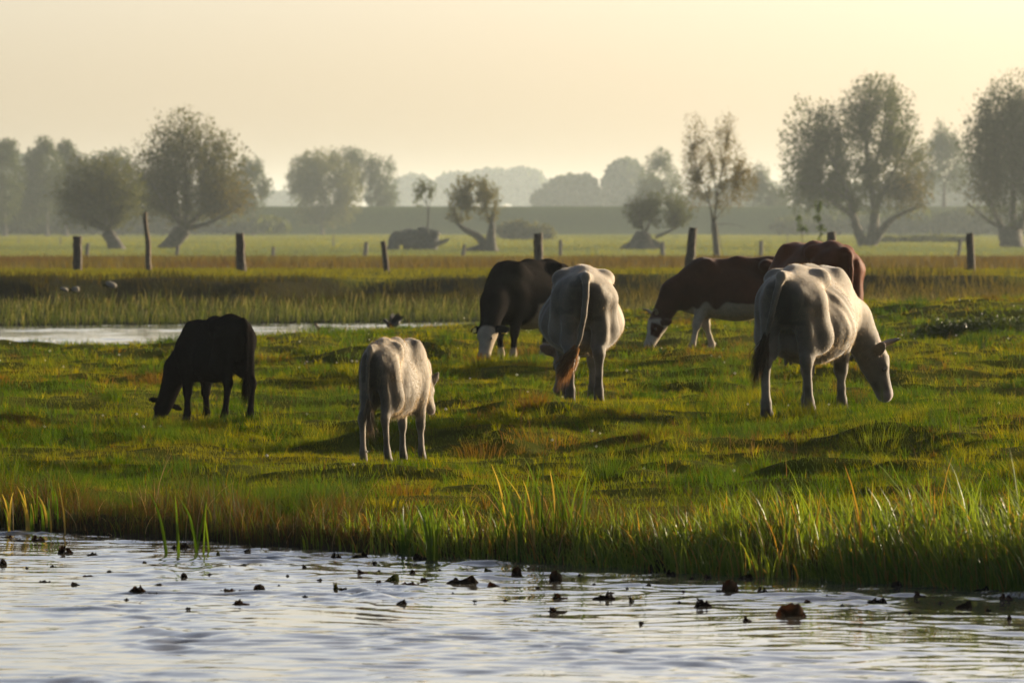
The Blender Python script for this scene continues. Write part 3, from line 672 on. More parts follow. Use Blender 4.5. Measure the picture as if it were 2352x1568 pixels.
wood('distant_copse', 'hazy rows of trees some way behind the dike', 2400, [(1310, 440, 60, 40), (1340, 425, 34, 26), (1435, 420, 52, 52), (1440, 390, 30, 26), (1280, 460, 60, 30), (1380, 460, 60, 30), (1480, 450, 50, 50), (1250, 475, 20, 22), (1350, 470, 40, 24), (1700, 450, 70, 40), (1620, 470, 70, 30), (60, 430, 90, 80), (200, 440, 90, 70), (2260, 440, 140, 70), (2000, 460, 160, 40), (500, 470, 80, 40)], 14000, 1.6, 32, DEEP)
# ---- cattle: one continuous body grown from blended limbs and muscles --------------------
class Field:
    def __init__(s, lo, hi, h):
        s.lo = np.array(lo, float); s.h = h
        s.n = np.ceil((np.array(hi) - s.lo) / h).astype(int) + 1
        s.ax = [s.lo[i] + h * np.arange(s.n[i]) for i in range(3)]
        s.f = np.full(s.n, .5, np.float32)
    def _sub(s, lo, hi):
        a = np.clip(np.floor((lo - s.lo) / s.h).astype(int), 0, s.n); b = np.clip(np.ceil((hi - s.lo) / s.h).astype(int) + 1, 0, s.n)
        sl = tuple(slice(a[i], b[i]) for i in range(3))
        return sl, np.meshgrid(*[s.ax[i][sl[i]] for i in range(3)], indexing='ij')
    def _mix(s, sl, d, k, cut=False):
        f = s.f[sl]
        if cut: s.f[sl] = np.maximum(f, -d); return
        if k <= 0: s.f[sl] = np.minimum(f, d); return
        t = np.clip(.5 + .5 * (f - d) / k, 0, 1)
        s.f[sl] = f * (1 - t) + d * t - k * t * (1 - t)
    def cone(s, a, b, ra, rb, k=.05, wy=1.0):
        """rounded cone from a to b"""
        a = np.array(a, float); b = np.array(b, float); m = max(ra, rb) + .22
        sl, (X, Y, Zq) = s._sub(np.minimum(a, b) - m, np.maximum(a, b) + m)
        d = b - a; L2 = d @ d + 1e-9
        t = np.clip(((X - a[0]) * d[0] + (Y - a[1]) * d[1] + (Zq - a[2]) * d[2]) / L2, 0, 1)
        r = ra + (rb - ra) * t
        dist = np.sqrt((X - a[0] - t * d[0]) ** 2 + (Y - a[1] - t * d[1]) ** 2 + (Zq - a[2] - t * d[2]) ** 2) - r
        s._mix(sl, dist, k)
    def ell(s, c, r, k=.06, M=None, cut=False):
        """ellipsoid; M columns are its own axes"""
        c = np.array(c, float); r = np.array(r, float); m = r.max() + .22
        sl, (X, Y, Zq) = s._sub(c - m, c + m)
        P = np.stack([X - c[0], Y - c[1], Zq - c[2]], -1)
        if M is not None: P = P @ M
        k0 = np.sqrt(((P / r) ** 2).sum(-1)); k1 = np.sqrt(((P / r ** 2) ** 2).sum(-1)) + 1e-9
        s._mix(sl, k0 * (k0 - 1) / k1, k, cut)
    def chain(s, pts, rad, k=.03):
        for i in range(len(pts) - 1): s.cone(pts[i], pts[i + 1], rad[i], rad[i + 1], k)
    def mesh(s):
        f = s.f; nx, ny, nz = f.shape
        ins = f < 0
        corners = [(i, j, k) for i in (0, 1) for j in (0, 1) for k in (0, 1)]
        cnt = sum(ins[i:nx - 1 + i, j:ny - 1 + j, k:nz - 1 + k].astype(int) for i, j, k in corners)
        act = (cnt > 0) & (cnt < 8)
        ids = np.full(act.shape, -1, int); ids[act] = np.arange(act.sum())
        ci = np.argwhere(act)
        acc = np.zeros((len(ci), 3)); num = np.zeros(len(ci))
        for a in corners:
            for ax in range(3):
                if a[ax]: continue
                b = list(a); b[ax] = 1
                fa = f[ci[:, 0] + a[0], ci[:, 1] + a[1], ci[:, 2] + a[2]]; fb = f[ci[:, 0] + b[0], ci[:, 1] + b[1], ci[:, 2] + b[2]]
                cr = (fa < 0) != (fb < 0)
                t = np.where(cr, fa / (fa - fb + 1e-12), 0)
                p = np.tile(np.array(a, float), (len(ci), 1)); p[:, ax] += t
                acc += np.where(cr[:, None], p, 0); num += cr
        V = s.lo + s.h * (ci + acc / num[:, None])
        Q = []
        for ax in range(3):
            o1, o2 = [(1, 2), (2, 0), (0, 1)][ax]
            sl0 = [slice(1, -1)] * 3; sl0[ax] = slice(0, -1); sl1 = list(sl0); sl1[ax] = slice(1, None)
            A = ins[tuple(sl0)]; Bb = ins[tuple(sl1)]
            for flip in (False, True):
                e = np.argwhere((A & ~Bb) if not flip else (~A & Bb))
                if not len(e): continue
                off = np.ones(3, int); off[ax] = 0; e = e + off
                q = []
                for d1, d2 in ((-1, -1), (0, -1), (0, 0), (-1, 0)):
                    c = e.copy(); c[:, o1] += d1; c[:, o2] += d2
                    q.append(ids[c[:, 0], c[:, 1], c[:, 2]])
                q = np.stack(q, 1)
                Q.append(q[:, ::-1] if flip else q)
        return V, np.concatenate(Q)

def vert_normals(V, Q):
    n = np.cross(V[Q[:, 2]] - V[Q[:, 0]], V[Q[:, 3]] - V[Q[:, 1]])
    N = np.zeros_like(V)
    for k in range(4): np.add.at(N, Q[:, k], n)
    return N / (np.linalg.norm(N, axis=1)[:, None] + 1e-12), np.linalg.norm(n, axis=1) * .5

def unit(v): v = np.array(v, float); return v / np.linalg.norm(v)

def make_cow(name, label, px, py, d, heading, scale, coat, p, mats, hair):
    """p: pose and build. Local axes: x forward, y to its left, z up; withers about 1.30 at scale 1."""
    g = np.random.default_rng(p.get('seed', 1))
    x0, y0 = wx(px, d), d
    root = empty(name, (x0, y0, float(terrain(x0, y0, True)) + p.get('dz', -.015)), R(heading))
    root.scale = (scale * p.get('sx', 1), scale * p.get('sw', 1), scale)
    tag(root, label, p.get('cat', 'cow'), 'cattle grazing on the river pasture')
    calf = p.get('calf', False)
    bw = p.get('bw', 1.0)
    fld = Field((-1.25, -.75, -.06), (1.75, .75, 1.55), p.get('res', .0165))
    # trunk
    fld.ell((.06, 0, .82), (.58, .34 * bw, .36 * p.get('bd', 1)), .05)
    fld.ell((-.06, 0, .76), (.40, .42 * bw, .30 * p.get('bd', 1)), .10)
    fld.ell((.42, 0, .86), (.34, .25, .36), .10)
    fld.ell((-.55, 0, .98), (.32, .235, .26), .10)
    fld.cone((.42, 0, 1.15), (-.05, 0, 1.145), .115, .13, .10)
    fld.cone((-.05, 0, 1.145), (-.50, 0, 1.17), .13, .11, .10)
    fld.cone((-.45, 0, 1.19), (-.80, 0, 1.15), .09, .065, .09)
    hk = p.get('hook', 1.0)
    fld.ell((-.56, 0, 1.07), (.30, .225, .125), .10); fld.ell((.36, 0, 1.03), (.24, .185, .16), .10)
    for sy in (-1, 1):
        fld.cone((-.37, 0, 1.175), (-.39, sy * .205, 1.16 + .024 * hk), .075, .054, .06)      # hook bone
        fld.ell((-.39, sy * .220, 1.148 + .024 * hk), (.085, .055, .054), .095)
        fld.cone((-.42, sy * .18, 1.15), (-.80, sy * .115, 1.06), .075, .055, .07)
        fld.ell((-.82, sy * .115, 1.055), (.05, .05, .06), .04)                # pin bone
        fld.ell((.40, sy * .15, 1.02), (.15, .09, .24), .08)                  # shoulder blade
        fld.ell((.55, sy * .15, .83), (.14, .11, .19), .08)
    # legs: hind (hip, stifle, hock, fetlock, hoof), front (elbow, knee, fetlock, hoof)
    lw = 1.15 if calf else 1.0
    if calf: fld.ell((-.42, 0, 1.07), (.36, .22, .15), .10)
    for i, sy in enumerate((1, -1)):
        hx, hy = p.get('hind', ((0, 0), (0, 0)))[i]; fx, fy = p.get('front', ((0, 0), (0, 0)))[i]
        hs = p.get('stance', .155)
        hip = (-.60, sy * .145, .97); st = (-.50 + hx * .25, sy * .185, .68)
        hock = (-.76 + hx * .75, sy * hs + hy * .7, .47); fet = (-.70 + hx * .97, sy * hs + hy, .13); hoof = (-.66 + hx, sy * (hs + .005) + hy, .035)
        fld.cone(hip, st, .175, .14, .045)
        fld.cone((-.74, sy * .125, .98), (-.70 + hx * .45, sy * .15, .63), .105, .075, .045)
        fld.cone(st, (-.68 + hx * .6, sy * hs + hy * .5, .54), .135, .068, .06)
        fld.cone((-.70 + hx * .6, sy * hs + hy * .5, .56), hock, .062, .058 * lw, .05)
        fld.ell((hock[0] - .022, hock[1], hock[2] + .02), (.055, .042, .065), .03)
        fld.cone(hock, ((hock[0] * .4 + fet[0] * .6), hock[1] * .4 + fet[1] * .6, .27), .052 * lw, .034 * lw, .03)
        fld.cone(((hock[0] * .4 + fet[0] * .6), hock[1] * .4 + fet[1] * .6, .27), fet, .034 * lw, .043 * lw, .03)
        fld.cone(fet, hoof, .047 * lw, .052 * lw, .02)
        fld.ell((hoof[0] + .02, hoof[1], .02), (.075, .055, .045), .02)
        el = (.44, sy * .165, .70); kn = (.47 + fx * .5, sy * .135 + fy * .6, .38); ft = (.46 + fx * .95, sy * .13 + fy, .12); hf = (.49 + fx, sy * .13 + fy, .035)
        fld.cone((.48, sy * .15, .86), el, .14, .115, .07)
        fld.cone(el, kn, .105, .058 * lw, .06)
        fld.ell(kn, (.056, .052, .07), .03)
        fld.cone(kn, (kn[0] * .4 + ft[0] * .6, kn[1] * .4 + ft[1] * .6, .22), .046 * lw, .034 * lw, .03)
        fld.cone((kn[0] * .4 + ft[0] * .6, kn[1] * .4 + ft[1] * .6, .22), ft, .034 * lw, .043 * lw, .03)
        fld.cone(ft, hf, .047 * lw, .052 * lw, .02)
        fld.ell((hf[0] + .02, hf[1], .02), (.075, .055, .045), .02)
    fld.ell((.66, 0, .72), (.16, .13, .17), .10)                              # brisket
    if p.get('udder', True):
        fld.ell((-.42, 0, .60), (.20, .145, .13), .06)
        for tx in (-.50, -.34):
            for ty in (-.07, .07): fld.cone((tx, ty, .51), (tx + .005, ty * 1.1, .44), .024, .017, .02)
    # neck and head
    poll = np.array(p['poll'], float); hd = unit(p['hd']); hl = p.get('hl', .455)
    muz = poll + hd * hl
    up = np.array(p.get('hup', (1, 0, .35)), float); up = unit(up - hd * (up @ hd))        # from throat to forehead
    lat = np.cross(up, hd)                                                     # towards one ear
    mid = np.array(p.get('nmid', (poll * .5 + np.array([.58, 0, .98]) * .5)), float)
    fld.cone((.48, 0, 1.02), mid, .22, .155, .10); fld.cone(mid, poll - up * .03, .155, .112, .06)
    nl = mid - np.array([0, 0, .10])
    fld.cone((.62, 0, .80), nl, .17, .115, .10); fld.cone(nl, poll - up * .08 + hd * .08, .115, .085, .08)
    Mh = np.stack([hd, lat, up], 1)
    sc = max(hl / .50, .93 if not calf else 0)
    hk_ = hl / .50 / sc
    fld.ell(poll + hd * .07 * sc, np.array((.15, .122, .110)) * sc, .04, Mh)             # skull
    fld.cone(poll + hd * .10 * sc - up * .015, poll + hd * .36 * sc * hk_ - up * .02, .102 * sc, .078 * sc, .05)
    fld.cone(poll + hd * .13 * sc - up * .09 * sc, poll + hd * .36 * sc * hk_ - up * .05, .085 * sc, .062 * sc, .05)
    fld.ell(poll + hd * .435 * sc * hk_ - up * .025, np.array((.075, .098, .080)) * sc, .035, Mh)   # muzzle
    for sy in (-1, 1):
        fld.ell(poll + hd * .17 * sc + lat * sy * .088 * sc + up * .035 * sc, np.array((.045, .03, .035)) * sc, .03, Mh)    # brow
        fld.ell(poll + hd * .475 * sc * hk_ + lat * sy * .045 * sc + up * .038 * sc, np.array((.02, .014, .014)) * sc, 0, Mh, cut=True)
    ear_dir = p.get('ear', (0.12, -.25, -.05))
    ears = []
    for sy in (-1, 1):
        e0 = poll + lat * sy * .095 * sc - up * .035 * sc + hd * .035
        ed = unit(lat * sy + up * ear_dir[1] + hd * ear_dir[0] + np.array([0, 0, ear_dir[2] + .12]))
        e1 = e0 + ed * (.215 if not calf else .20) * (1 if not calf else 1.05)
        en = unit(np.cross(ed, hd)); et = np.cross(en, ed)
        Me = np.stack([ed, et, en], 1)
        fld.ell((e0 + e1) * .5, (.112, .068 * p.get('earw', .85), .024), .018, Me)
        fld.ell((e0 + e1) * .5 + et * .02 + en * .02, (.085, .038, .016), 0, Me, cut=True)
        ears.append((e0, e1, ed, et, en))
    # tail (kept apart from the rump)
    tl = p.get('tail', ((-.80, 0, 1.18), (-.90, 0, 1.14), (-.945, .0, .98), (-.94, .01, .75), (-.93, .02, .55)))
    fld.chain(tl[:2], (.055, .050), .04); fld.chain(tl[1:], np.linspace(.038, .020, len(tl) - 1), .008)
    V, Q = fld.mesh()
    # smooth once, then rib and muscle relief
    N, A = vert_normals(V, Q)
    ed_ = np.concatenate([Q[:, [0, 1]], Q[:, [1, 2]], Q[:, [2, 3]], Q[:, [3, 0]]])
    for _ in range(2):
        S = np.zeros_like(V); c = np.zeros(len(V))
        np.add.at(S, ed_[:, 0], V[ed_[:, 1]]); np.add.at(c, ed_[:, 0], 1); np.add.at(S, ed_[:, 1], V[ed_[:, 0]]); np.add.at(c, ed_[:, 1], 1)
        V = V * .5 + .5 * S / c[:, None]
    if p.get('rise'): V = V * np.stack([np.ones(len(V))] * 2 + [1 - p['rise'] * V[:, 0]], 1)
    X, Y, Zv = V.T
    side = sstep(.12, .28, np.abs(Y))
    rib = (.3 + 1.2 * vnoise3(V * np.array([3.5, 2, 2.2]) + 4)) * np.sin((X + .35 * (Zv - .8) + .05 * (vnoise3(V * 4 + 9) - .5)) * 2 * np.pi / .125) * sstep(-.34, -.15, X) * (1 - sstep(.22, .36, X)) * sstep(.55, .75, Zv) * (1 - sstep(1.0, 1.14, Zv)) * side
    flank = np.exp(-(((X + .27) / .10) ** 2 + ((Zv - 1.02) / .10) ** 2)) * side       # hollow before the hip
    rel = p.get('ribs', .006) * rib - .28 * p.get('hollow', .035) * flank
    trunk = (Zv > .5) & (X > -1.0)
    rel = rel + np.where(trunk, .010 * (vnoise3(V * 7 + 5) - .5) * 2, 0) + (.006 * (vnoise3(V * 26) - .5) if p.get('shag') else 0)
    V = V + N * rel[:, None]
    N, A = vert_normals(V, Q)
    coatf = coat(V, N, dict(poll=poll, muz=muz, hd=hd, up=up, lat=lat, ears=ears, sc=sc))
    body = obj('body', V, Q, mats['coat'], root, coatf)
    # coat hair, lying back along the body and standing off it at the outline
    nh, L, wdt = hair
    pr = A * (Zv[Q].mean(1) > .10); pr = pr / pr.sum()
    fi = g.choice(len(Q), nh, p=pr); uv = g.random((nh, 2))
    a, b, c, e = (V[Q[fi, k]] for k in range(4))
    Pp = (a * (1 - uv[:, :1]) + b * uv[:, :1]) * (1 - uv[:, 1:]) + (e * (1 - uv[:, :1]) + c * uv[:, :1]) * uv[:, 1:]
    Nn = N[Q[fi, 0]]; cc = coatf[Q[fi, 0]]
    flow = np.array([-.55, 0, -.75]) + g.normal(0, .28, (nh, 3)); flow -= Nn * (flow * Nn).sum(1)[:, None]
    Ld = L * (.5 + g.random(nh)) * np.where(Pp[:, 2] < .45, .6, 1) * np.where((Pp - poll) @ hd > .02, .55, 1)
    belly = (Nn[:, 2] < -.3) & (Pp[:, 2] > .45); Ld = Ld * np.where(belly, 2.4, 1) * np.where((np.abs(Pp[:, 1]) < .06) & (Nn[:, 2] > .6), 1.15, 1)
    D = flow * .85 + Nn * (.42 + .3 * g.random((nh, 1))); D /= np.linalg.norm(D, axis=1)[:, None]
    tip = Pp + D * Ld[:, None] - Nn * 0
    sd_ = np.cross(D, g.normal(0, 1, (nh, 3))); sd_ /= np.linalg.norm(sd_, axis=1)[:, None] + 1e-9
    hv = np.stack([Pp - sd_ * wdt * .5 - Nn * .003, Pp + sd_ * wdt * .5 - Nn * .003, tip], 1).reshape(-1, 3)
    obj('coat_hair', hv, np.arange(nh * 3).reshape(-1, 3), mats['hair'], root, np.repeat(cc * (.85 + .35 * g.random((nh, 1))), 3, 0))
    # tail switch
    T = [np.array(t) for t in tl]; d0 = unit(T[-1] - T[-2]); sw = p.get('switch', .34); nsw = 420
    t0 = g.random(nsw); st = T[-1] + (T[-2] - T[-1]) * (t0 * .35)[:, None] + g.normal(0, .012, (nsw, 3))
    sdir = unit(np.array(p.get('swdir', d0))); ends = st + (sdir * sw)[None] * (.55 + .55 * g.random(nsw))[:, None] + g.normal(0, .035, (nsw, 3)) * p.get('swspread', 1)
    mids = st * .5 + ends * .5 + g.normal(0, .018, (nsw, 3))
    sx = g.normal(0, 1, (nsw, 3)); sx /= np.linalg.norm(sx, axis=1)[:, None]; wv = .0042
    hv = np.stack([st - sx * wv, st + sx * wv, mids - sx * wv, mids + sx * wv, ends], 1).reshape(-1, 3)
    k = np.arange(nsw)[:, None] * 5
    ft = np.concatenate([k + np.array([[0, 1, 3]]), k + np.array([[0, 3, 2]]), k + np.array([[2, 3, 4]])])
    sc_ = np.array(p.get('swcol', (.05, .035, .02))) * .36
    obj('tail_switch', hv, ft, mats['hair'], root, np.repeat(sc_ * (.6 + .9 * g.random((nsw, 1))), 5, 0))
    # eyes
    for sy in (-1, 1):
        c0 = poll + hd * .185 * sc + lat * sy * .098 * sc + up * .022 * sc
        b_ = Bag(); a1 = np.linspace(0, np.pi, 7); a2 = np.linspace(0, 2 * np.pi, 10, endpoint=False)
        sv = np.array([[math.sin(i) * math.cos(j), math.sin(i) * math.sin(j), math.cos(i)] for i in a1 for j in a2]) * .024 * sc + c0
        sq = np.array([[i * 10 + j, i * 10 + (j + 1) % 10, (i + 1) * 10 + (j + 1) % 10, (i + 1) * 10 + j] for i in range(6) for j in range(10)])
        b_.add(sv, sq, (.012, .008, .006)); b_.build('eye', mats['eye'], root)
    # horns
    for hn in p.get('horns', ()):
        sy, pts, r0 = hn
        P = [poll + lat * (sy * a) * sc + up * b * sc + hd * c * sc for a, b, c in pts]
        P = np.array(P); tt = np.linspace(0, 1, 9)
        Pi = np.stack([np.interp(tt, np.linspace(0, 1, len(P)), P[:, q]) for q in range(3)], 1)
        Pi[1:-1] = Pi[1:-1] * .5 + .25 * (Pi[:-2] + Pi[2:])
        vv, ff = tube(Pi, r0 * (1 - tt) ** .7 + .003, 10)
        cl = np.repeat(np.linspace(0, 1, 9), 10); cl = np.concatenate([cl, [0, 1]])[:, None]
        b_ = Bag(); b_.add(vv, ff, np.array([.22, .17, .11]) * (1 - cl) + np.array([.02, .015, .012]) * cl)
        b_.build('horn', mats['horn'], root)
    for ei in p.get('tags', ()):
        e0, e1, ed, et, en = ears[ei]
        c0 = e0 * .42 + e1 * .58 + en * .030; s1, s2, th = .036, .030, .003
        b_ = Bag()
        vv = np.array([c0 + et * (i * s2) + ed * (j * s1 * (1 if i > 0 else .6)) + en * (k * th) - np.array([0, 0, .012]) for k in (-1, 1) for j in (-1, 1) for i in (-1, 1)])
        b_.add(vv, np.array([[0, 1, 3, 2], [4, 6, 7, 5], [0, 2, 6, 4], [1, 5, 7, 3], [0, 4, 5, 1], [2, 3, 7, 6]]), (.55, .38, .03)); b_.build('ear_tag', mats['tag'], root, smooth=False)
    return root

def hoof_dark(C, V, col=(.025, .02, .016), z0=.055, z1=.085):
    t = (1 - sstep(z0, z1, V[:, 2]))[:, None]
    return C * (1 - t) + np.array(col) * t
def base(V, c, amt=.25, s=6):
    return np.array(c)[None] * (1 - amt + 2 * amt * vnoise3(V * s + 3)[:, None])
def coat_pale(V, N, q, c=(.112, .092, .066), dirt_shade=.85):
    C = base(V, c, .12) * (.72 + .5 * sstep(.35, .62, vnoise3(V * np.array([3.2, 4, 4]) + 21)))[:, None]
    X, Y, Zv = V.T
    rump = np.exp(-(((Zv - 1.02 + .25 * np.abs(Y)) / .12) ** 2 + (Y / .22) ** 2)) * sstep(-.62, -.74, X) * (X > -.91) * (.55 + .9 * vnoise3(V * 9 + 2)) + .8 * sstep(.09, .04, np.abs(Y)) * sstep(-.70, -.80, X) * (X > -.905) * (1 - sstep(1.0, 1.08, Zv)) * sstep(.45, .6, Zv)  # manure stains plus shade below hips and tail, painted into the coat
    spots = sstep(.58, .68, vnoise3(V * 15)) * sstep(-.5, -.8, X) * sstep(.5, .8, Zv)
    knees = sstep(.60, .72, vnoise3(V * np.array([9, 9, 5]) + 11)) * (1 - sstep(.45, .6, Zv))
    dk = np.clip(1.0 * rump + .5 * spots + .7 * knees, 0, 1)[:, None] * dirt_shade
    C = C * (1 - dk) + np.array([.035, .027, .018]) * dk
    feet = (1 - sstep(.08, .22, Zv))[:, None] * .75
    C = C * (1 - feet) + np.array([.05, .04, .028]) * feet
    mz = sstep(.36, .42, (V - q['poll']) @ q['hd'] / q['sc'])[:, None] * .7
    C = C * (1 - mz) + np.array([.12, .09, .08]) * mz
    for e0, e1, ed, et, en in q['ears']:
        inn = ((np.abs((V - e0) @ ed - .11) < .12) & (np.linalg.norm(V - (e0 + e1) * .5, axis=1) < .13) & (N @ en > .3))[:, None] * .6
        C = C * (1 - inn) + np.array([.16, .10, .08]) * inn
    return hoof_dark(C, V)
def coat_black(V, N, q):
    return hoof_dark(base(V, (.007, .006, .0055), .2), V)
def white_mask(V, q, face=True, belly=.62, legs=.42, seed=0):
    X, Y, Zv = V.T; w = vnoise3(V * 7 + seed) * .16
    m = sstep(belly + .02, belly - .02, Zv - .1 * np.exp(-((X + .1) / .4) ** 2) + w - .08) * (X > -.62) * (X < .80) * (Zv > .42)
    m = np.maximum(m, sstep(legs + .04, legs - .04, Zv + w - .08) * (X > -1.0) * (X < .72))
    hx = (V - q['poll']) @ q['hd'] / q['sc']
    if face:
        m = np.maximum(m, sstep(.02, .08, hx + w * .6 - .05) * (np.linalg.norm(V - (q['poll'] + q['hd'] * .25 * q['sc']), axis=1) < .40 * q['sc']))
    for e0, e1, ed, et, en in q['ears']:
        near = np.linalg.norm(V - (e0 * .45 + e1 * .55), axis=1) < .105
        m = np.where(near, 0, m)
    return m, hx
def coat_blackwhite(V, N, q):
    m, hx = white_mask(V, q, belly=.66, legs=.22, seed=2); m = m * (1 - sstep(.22, .3, V[:, 0]) * (1 - sstep(.8, .9, V[:, 0])) * (V[:, 2] > .2))
    C = base(V, (.007, .006, .0055), .2) * (1 - m[:, None]) + np.array([.20, .165, .12]) * m[:, None]
    return hoof_dark(C, V)
def coat_brownwhite(V, N, q):
    X, Y, Zv = V.T
    m, hx = white_mask(V, q, belly=.60, legs=.52, seed=5)
    patch = np.exp(-(((hx - .20) / .10) ** 2)) * sstep(.03, .06, np.abs((V - q['poll']) @ q['lat']) / q['sc']) * (((V - q['poll']) @ q['up']) > -.09)
    m = m * (1 - sstep(.35, .55, patch))
    leg = ((vnoise3(V * 6 + 8) > .62) & (Zv < .5) & (Y < 0)); m = np.where(leg, .1, m)
    C = base(V, (.034, .012, .006), .25) * (1 - m[:, None]) + np.array([.22, .185, .135]) * m[:, None]
    return hoof_dark(C, V)
def coat_red(V, N, q):
    m, hx = white_mask(V, q, belly=.50, legs=.30, seed=9)
    m = m * (1 - (np.abs(hx - .18) < .17) * (np.abs((V - q['poll']) @ q['lat']) > .06) * .9)
    C = base(V, (.064, .019, .007), .25) * (1 - m[:, None]) + np.array([.20, .17, .125]) * m[:, None]
    return hoof_dark(C, V)

def hair_mat(name, tr=.5):
    return leaf_mat(name, transl=tr, rough=.45, spec=.25, ttint=(2.0, 1.75, 1.4), tint=(2.6, 2.6, 2.5))
M_hair = hair_mat('hair'); M_bhair = leaf_mat('dark_hair', transl=.3, rough=.6, spec=.05, ttint=(1, 1, 1), ior=1.1); M_eye = attr_mat('eye_gloss', rough=.08, spec=.6, lo=1, hi=1)
M_horn = attr_mat('horn_keratin', rough=.4, spec=.4); M_tag = attr_mat('tag_plastic', rough=.45, spec=.4, lo=.9, hi=1.1)
def cm(name, **k):
    return dict(coat=attr_mat(name, nscale=14, lo=.86, hi=1.14, bump=.16, bscale=38, **k), hair=M_hair, eye=M_eye, horn=M_horn, tag=M_tag)
M_pale = cm('pale_coat', rough=.75, spec=.15, sheen=.22, sheen_rough=.35)
M_dark = cm('black_coat', rough=.8, spec=.03, ior=1.1); M_dark['hair'] = M_bhair
M_brown = cm('brown_coat', rough=.65, spec=.1, sheen=.05, ior=1.25)

AL, CL = .011, .019
make_cow('calf', 'black calf grazing side on in the grass, set apart from the herd', 490, 955, 62, 128, .775,
         coat_black, dict(cat='calf', calf=True, udder=False, bw=.80, bd=.86, sx=.76, sw=.92, rise=.05, poll=(1.06, .18, .28), hd=(.30, .25, -.92), nmid=(.90, .09, .68), hl=.44, hup=(.9, -.1, .3), seed=1, earw=.65,
                          hind=((.12, 0), (-.06, 0)), front=((.05, 0), (-.05, 0)), hook=.6, ribs=.001, hollow=.012, swcol=(.012, .010, .008), res=.018,
                          tail=((-.80, 0, 1.18), (-.90, 0, 1.13), (-.93, 0, .98), (-.925, 0, .75), (-.91, 0, .58))), M_dark, (7000, .020, .004))
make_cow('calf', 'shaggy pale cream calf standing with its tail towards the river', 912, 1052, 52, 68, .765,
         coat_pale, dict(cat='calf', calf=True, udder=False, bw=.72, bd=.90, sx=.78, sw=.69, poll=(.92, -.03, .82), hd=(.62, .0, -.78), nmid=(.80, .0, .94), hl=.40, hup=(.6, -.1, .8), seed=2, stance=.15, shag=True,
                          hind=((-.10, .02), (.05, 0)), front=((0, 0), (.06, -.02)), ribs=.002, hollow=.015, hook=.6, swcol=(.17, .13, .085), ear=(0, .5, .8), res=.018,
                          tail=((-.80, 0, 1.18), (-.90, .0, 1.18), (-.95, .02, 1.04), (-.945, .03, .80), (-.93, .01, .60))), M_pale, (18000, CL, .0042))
make_cow('cow', 'black cow with white belly and face, partly behind the pale cow seen from the rear', 1212, 828, 80, 236, .97,
         coat_blackwhite, dict(bw=1.10, bd=1.08, poll=(1.04, .10, .48), hd=(.30, .02, -.95), nmid=(.86, .06, .78), hup=(1, 0, .3), seed=3, udder=True, tags=(0, 1), res=.018, ribs=.0, hollow=.01, hook=.7,
                               hind=((0, 0), (.1, 0)), front=((.06, 0), (-.06, 0))), M_dark, (7000, AL, .004))
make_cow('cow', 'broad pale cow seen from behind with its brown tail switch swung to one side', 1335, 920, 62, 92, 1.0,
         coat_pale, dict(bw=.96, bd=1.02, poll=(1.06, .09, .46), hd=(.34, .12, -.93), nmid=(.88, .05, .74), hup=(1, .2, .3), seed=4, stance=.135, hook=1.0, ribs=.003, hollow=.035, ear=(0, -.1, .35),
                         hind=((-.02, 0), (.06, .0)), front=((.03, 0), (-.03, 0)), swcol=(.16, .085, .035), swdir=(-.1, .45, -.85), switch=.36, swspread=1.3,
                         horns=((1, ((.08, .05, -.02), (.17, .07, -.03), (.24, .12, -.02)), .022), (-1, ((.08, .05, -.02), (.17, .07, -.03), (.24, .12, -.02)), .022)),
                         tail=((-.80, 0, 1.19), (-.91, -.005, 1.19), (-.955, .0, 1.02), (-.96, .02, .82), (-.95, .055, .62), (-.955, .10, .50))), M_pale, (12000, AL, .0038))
make_cow('cow', 'dark brown cow with short horns, white face patches and white front legs, grazing side on', 1690, 812, 85, 184, .97,
         coat_brownwhite, dict(bw=1.05, bd=1.04, poll=(1.06, .08, .48), hd=(.35, .16, -.92), nmid=(.86, .04, .82), hup=(.8, .35, .4), seed=5, res=.018, ribs=.001, hollow=.02, hook=.8,
                               hind=((.05, 0), (-.05, 0)), front=((.14, 0), (-.16, 0)),
                               horns=((1, ((.07, .07, -.03), (.13, .13, -.06), (.16, .22, -.05)), .024), (-1, ((.07, .07, -.03), (.13, .13, -.06), (.16, .22, -.05)), .024))), M_brown, (7000, AL, .004))
make_cow('cow', 'reddish brown cow standing behind the pale cow whose head is lowered', 1868, 822, 76, 113, 1.06,
         coat_red, dict(bw=1.06, bd=1.04, poll=(.80, .12, .46), hd=(.05, .38, -.9), nmid=(.78, .12, .66), hup=(.3, .9, .3), seed=6, tags=(0, 1), res=.018, ribs=.001, hollow=.03, hook=1.0,
                        hind=((.08, 0), (-.06, 0)), front=((.06, 0), (-.06, 0))), M_brown, (9000, AL, .004))
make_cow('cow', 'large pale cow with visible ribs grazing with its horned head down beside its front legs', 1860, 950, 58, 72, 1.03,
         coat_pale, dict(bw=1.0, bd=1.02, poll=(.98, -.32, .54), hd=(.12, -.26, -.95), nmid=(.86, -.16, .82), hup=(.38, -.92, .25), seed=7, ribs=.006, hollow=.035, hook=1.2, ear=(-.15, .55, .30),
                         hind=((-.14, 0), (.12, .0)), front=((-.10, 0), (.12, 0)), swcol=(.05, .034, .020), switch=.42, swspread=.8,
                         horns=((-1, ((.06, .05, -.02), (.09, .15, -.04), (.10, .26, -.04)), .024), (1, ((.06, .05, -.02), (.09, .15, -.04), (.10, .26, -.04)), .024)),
                         tail=((-.80, 0, 1.19), (-.91, 0, 1.20), (-.96, .03, 1.05), (-.965, .08, .84), (-.955, .13, .66))), M_pale, (14000, AL, .0038))
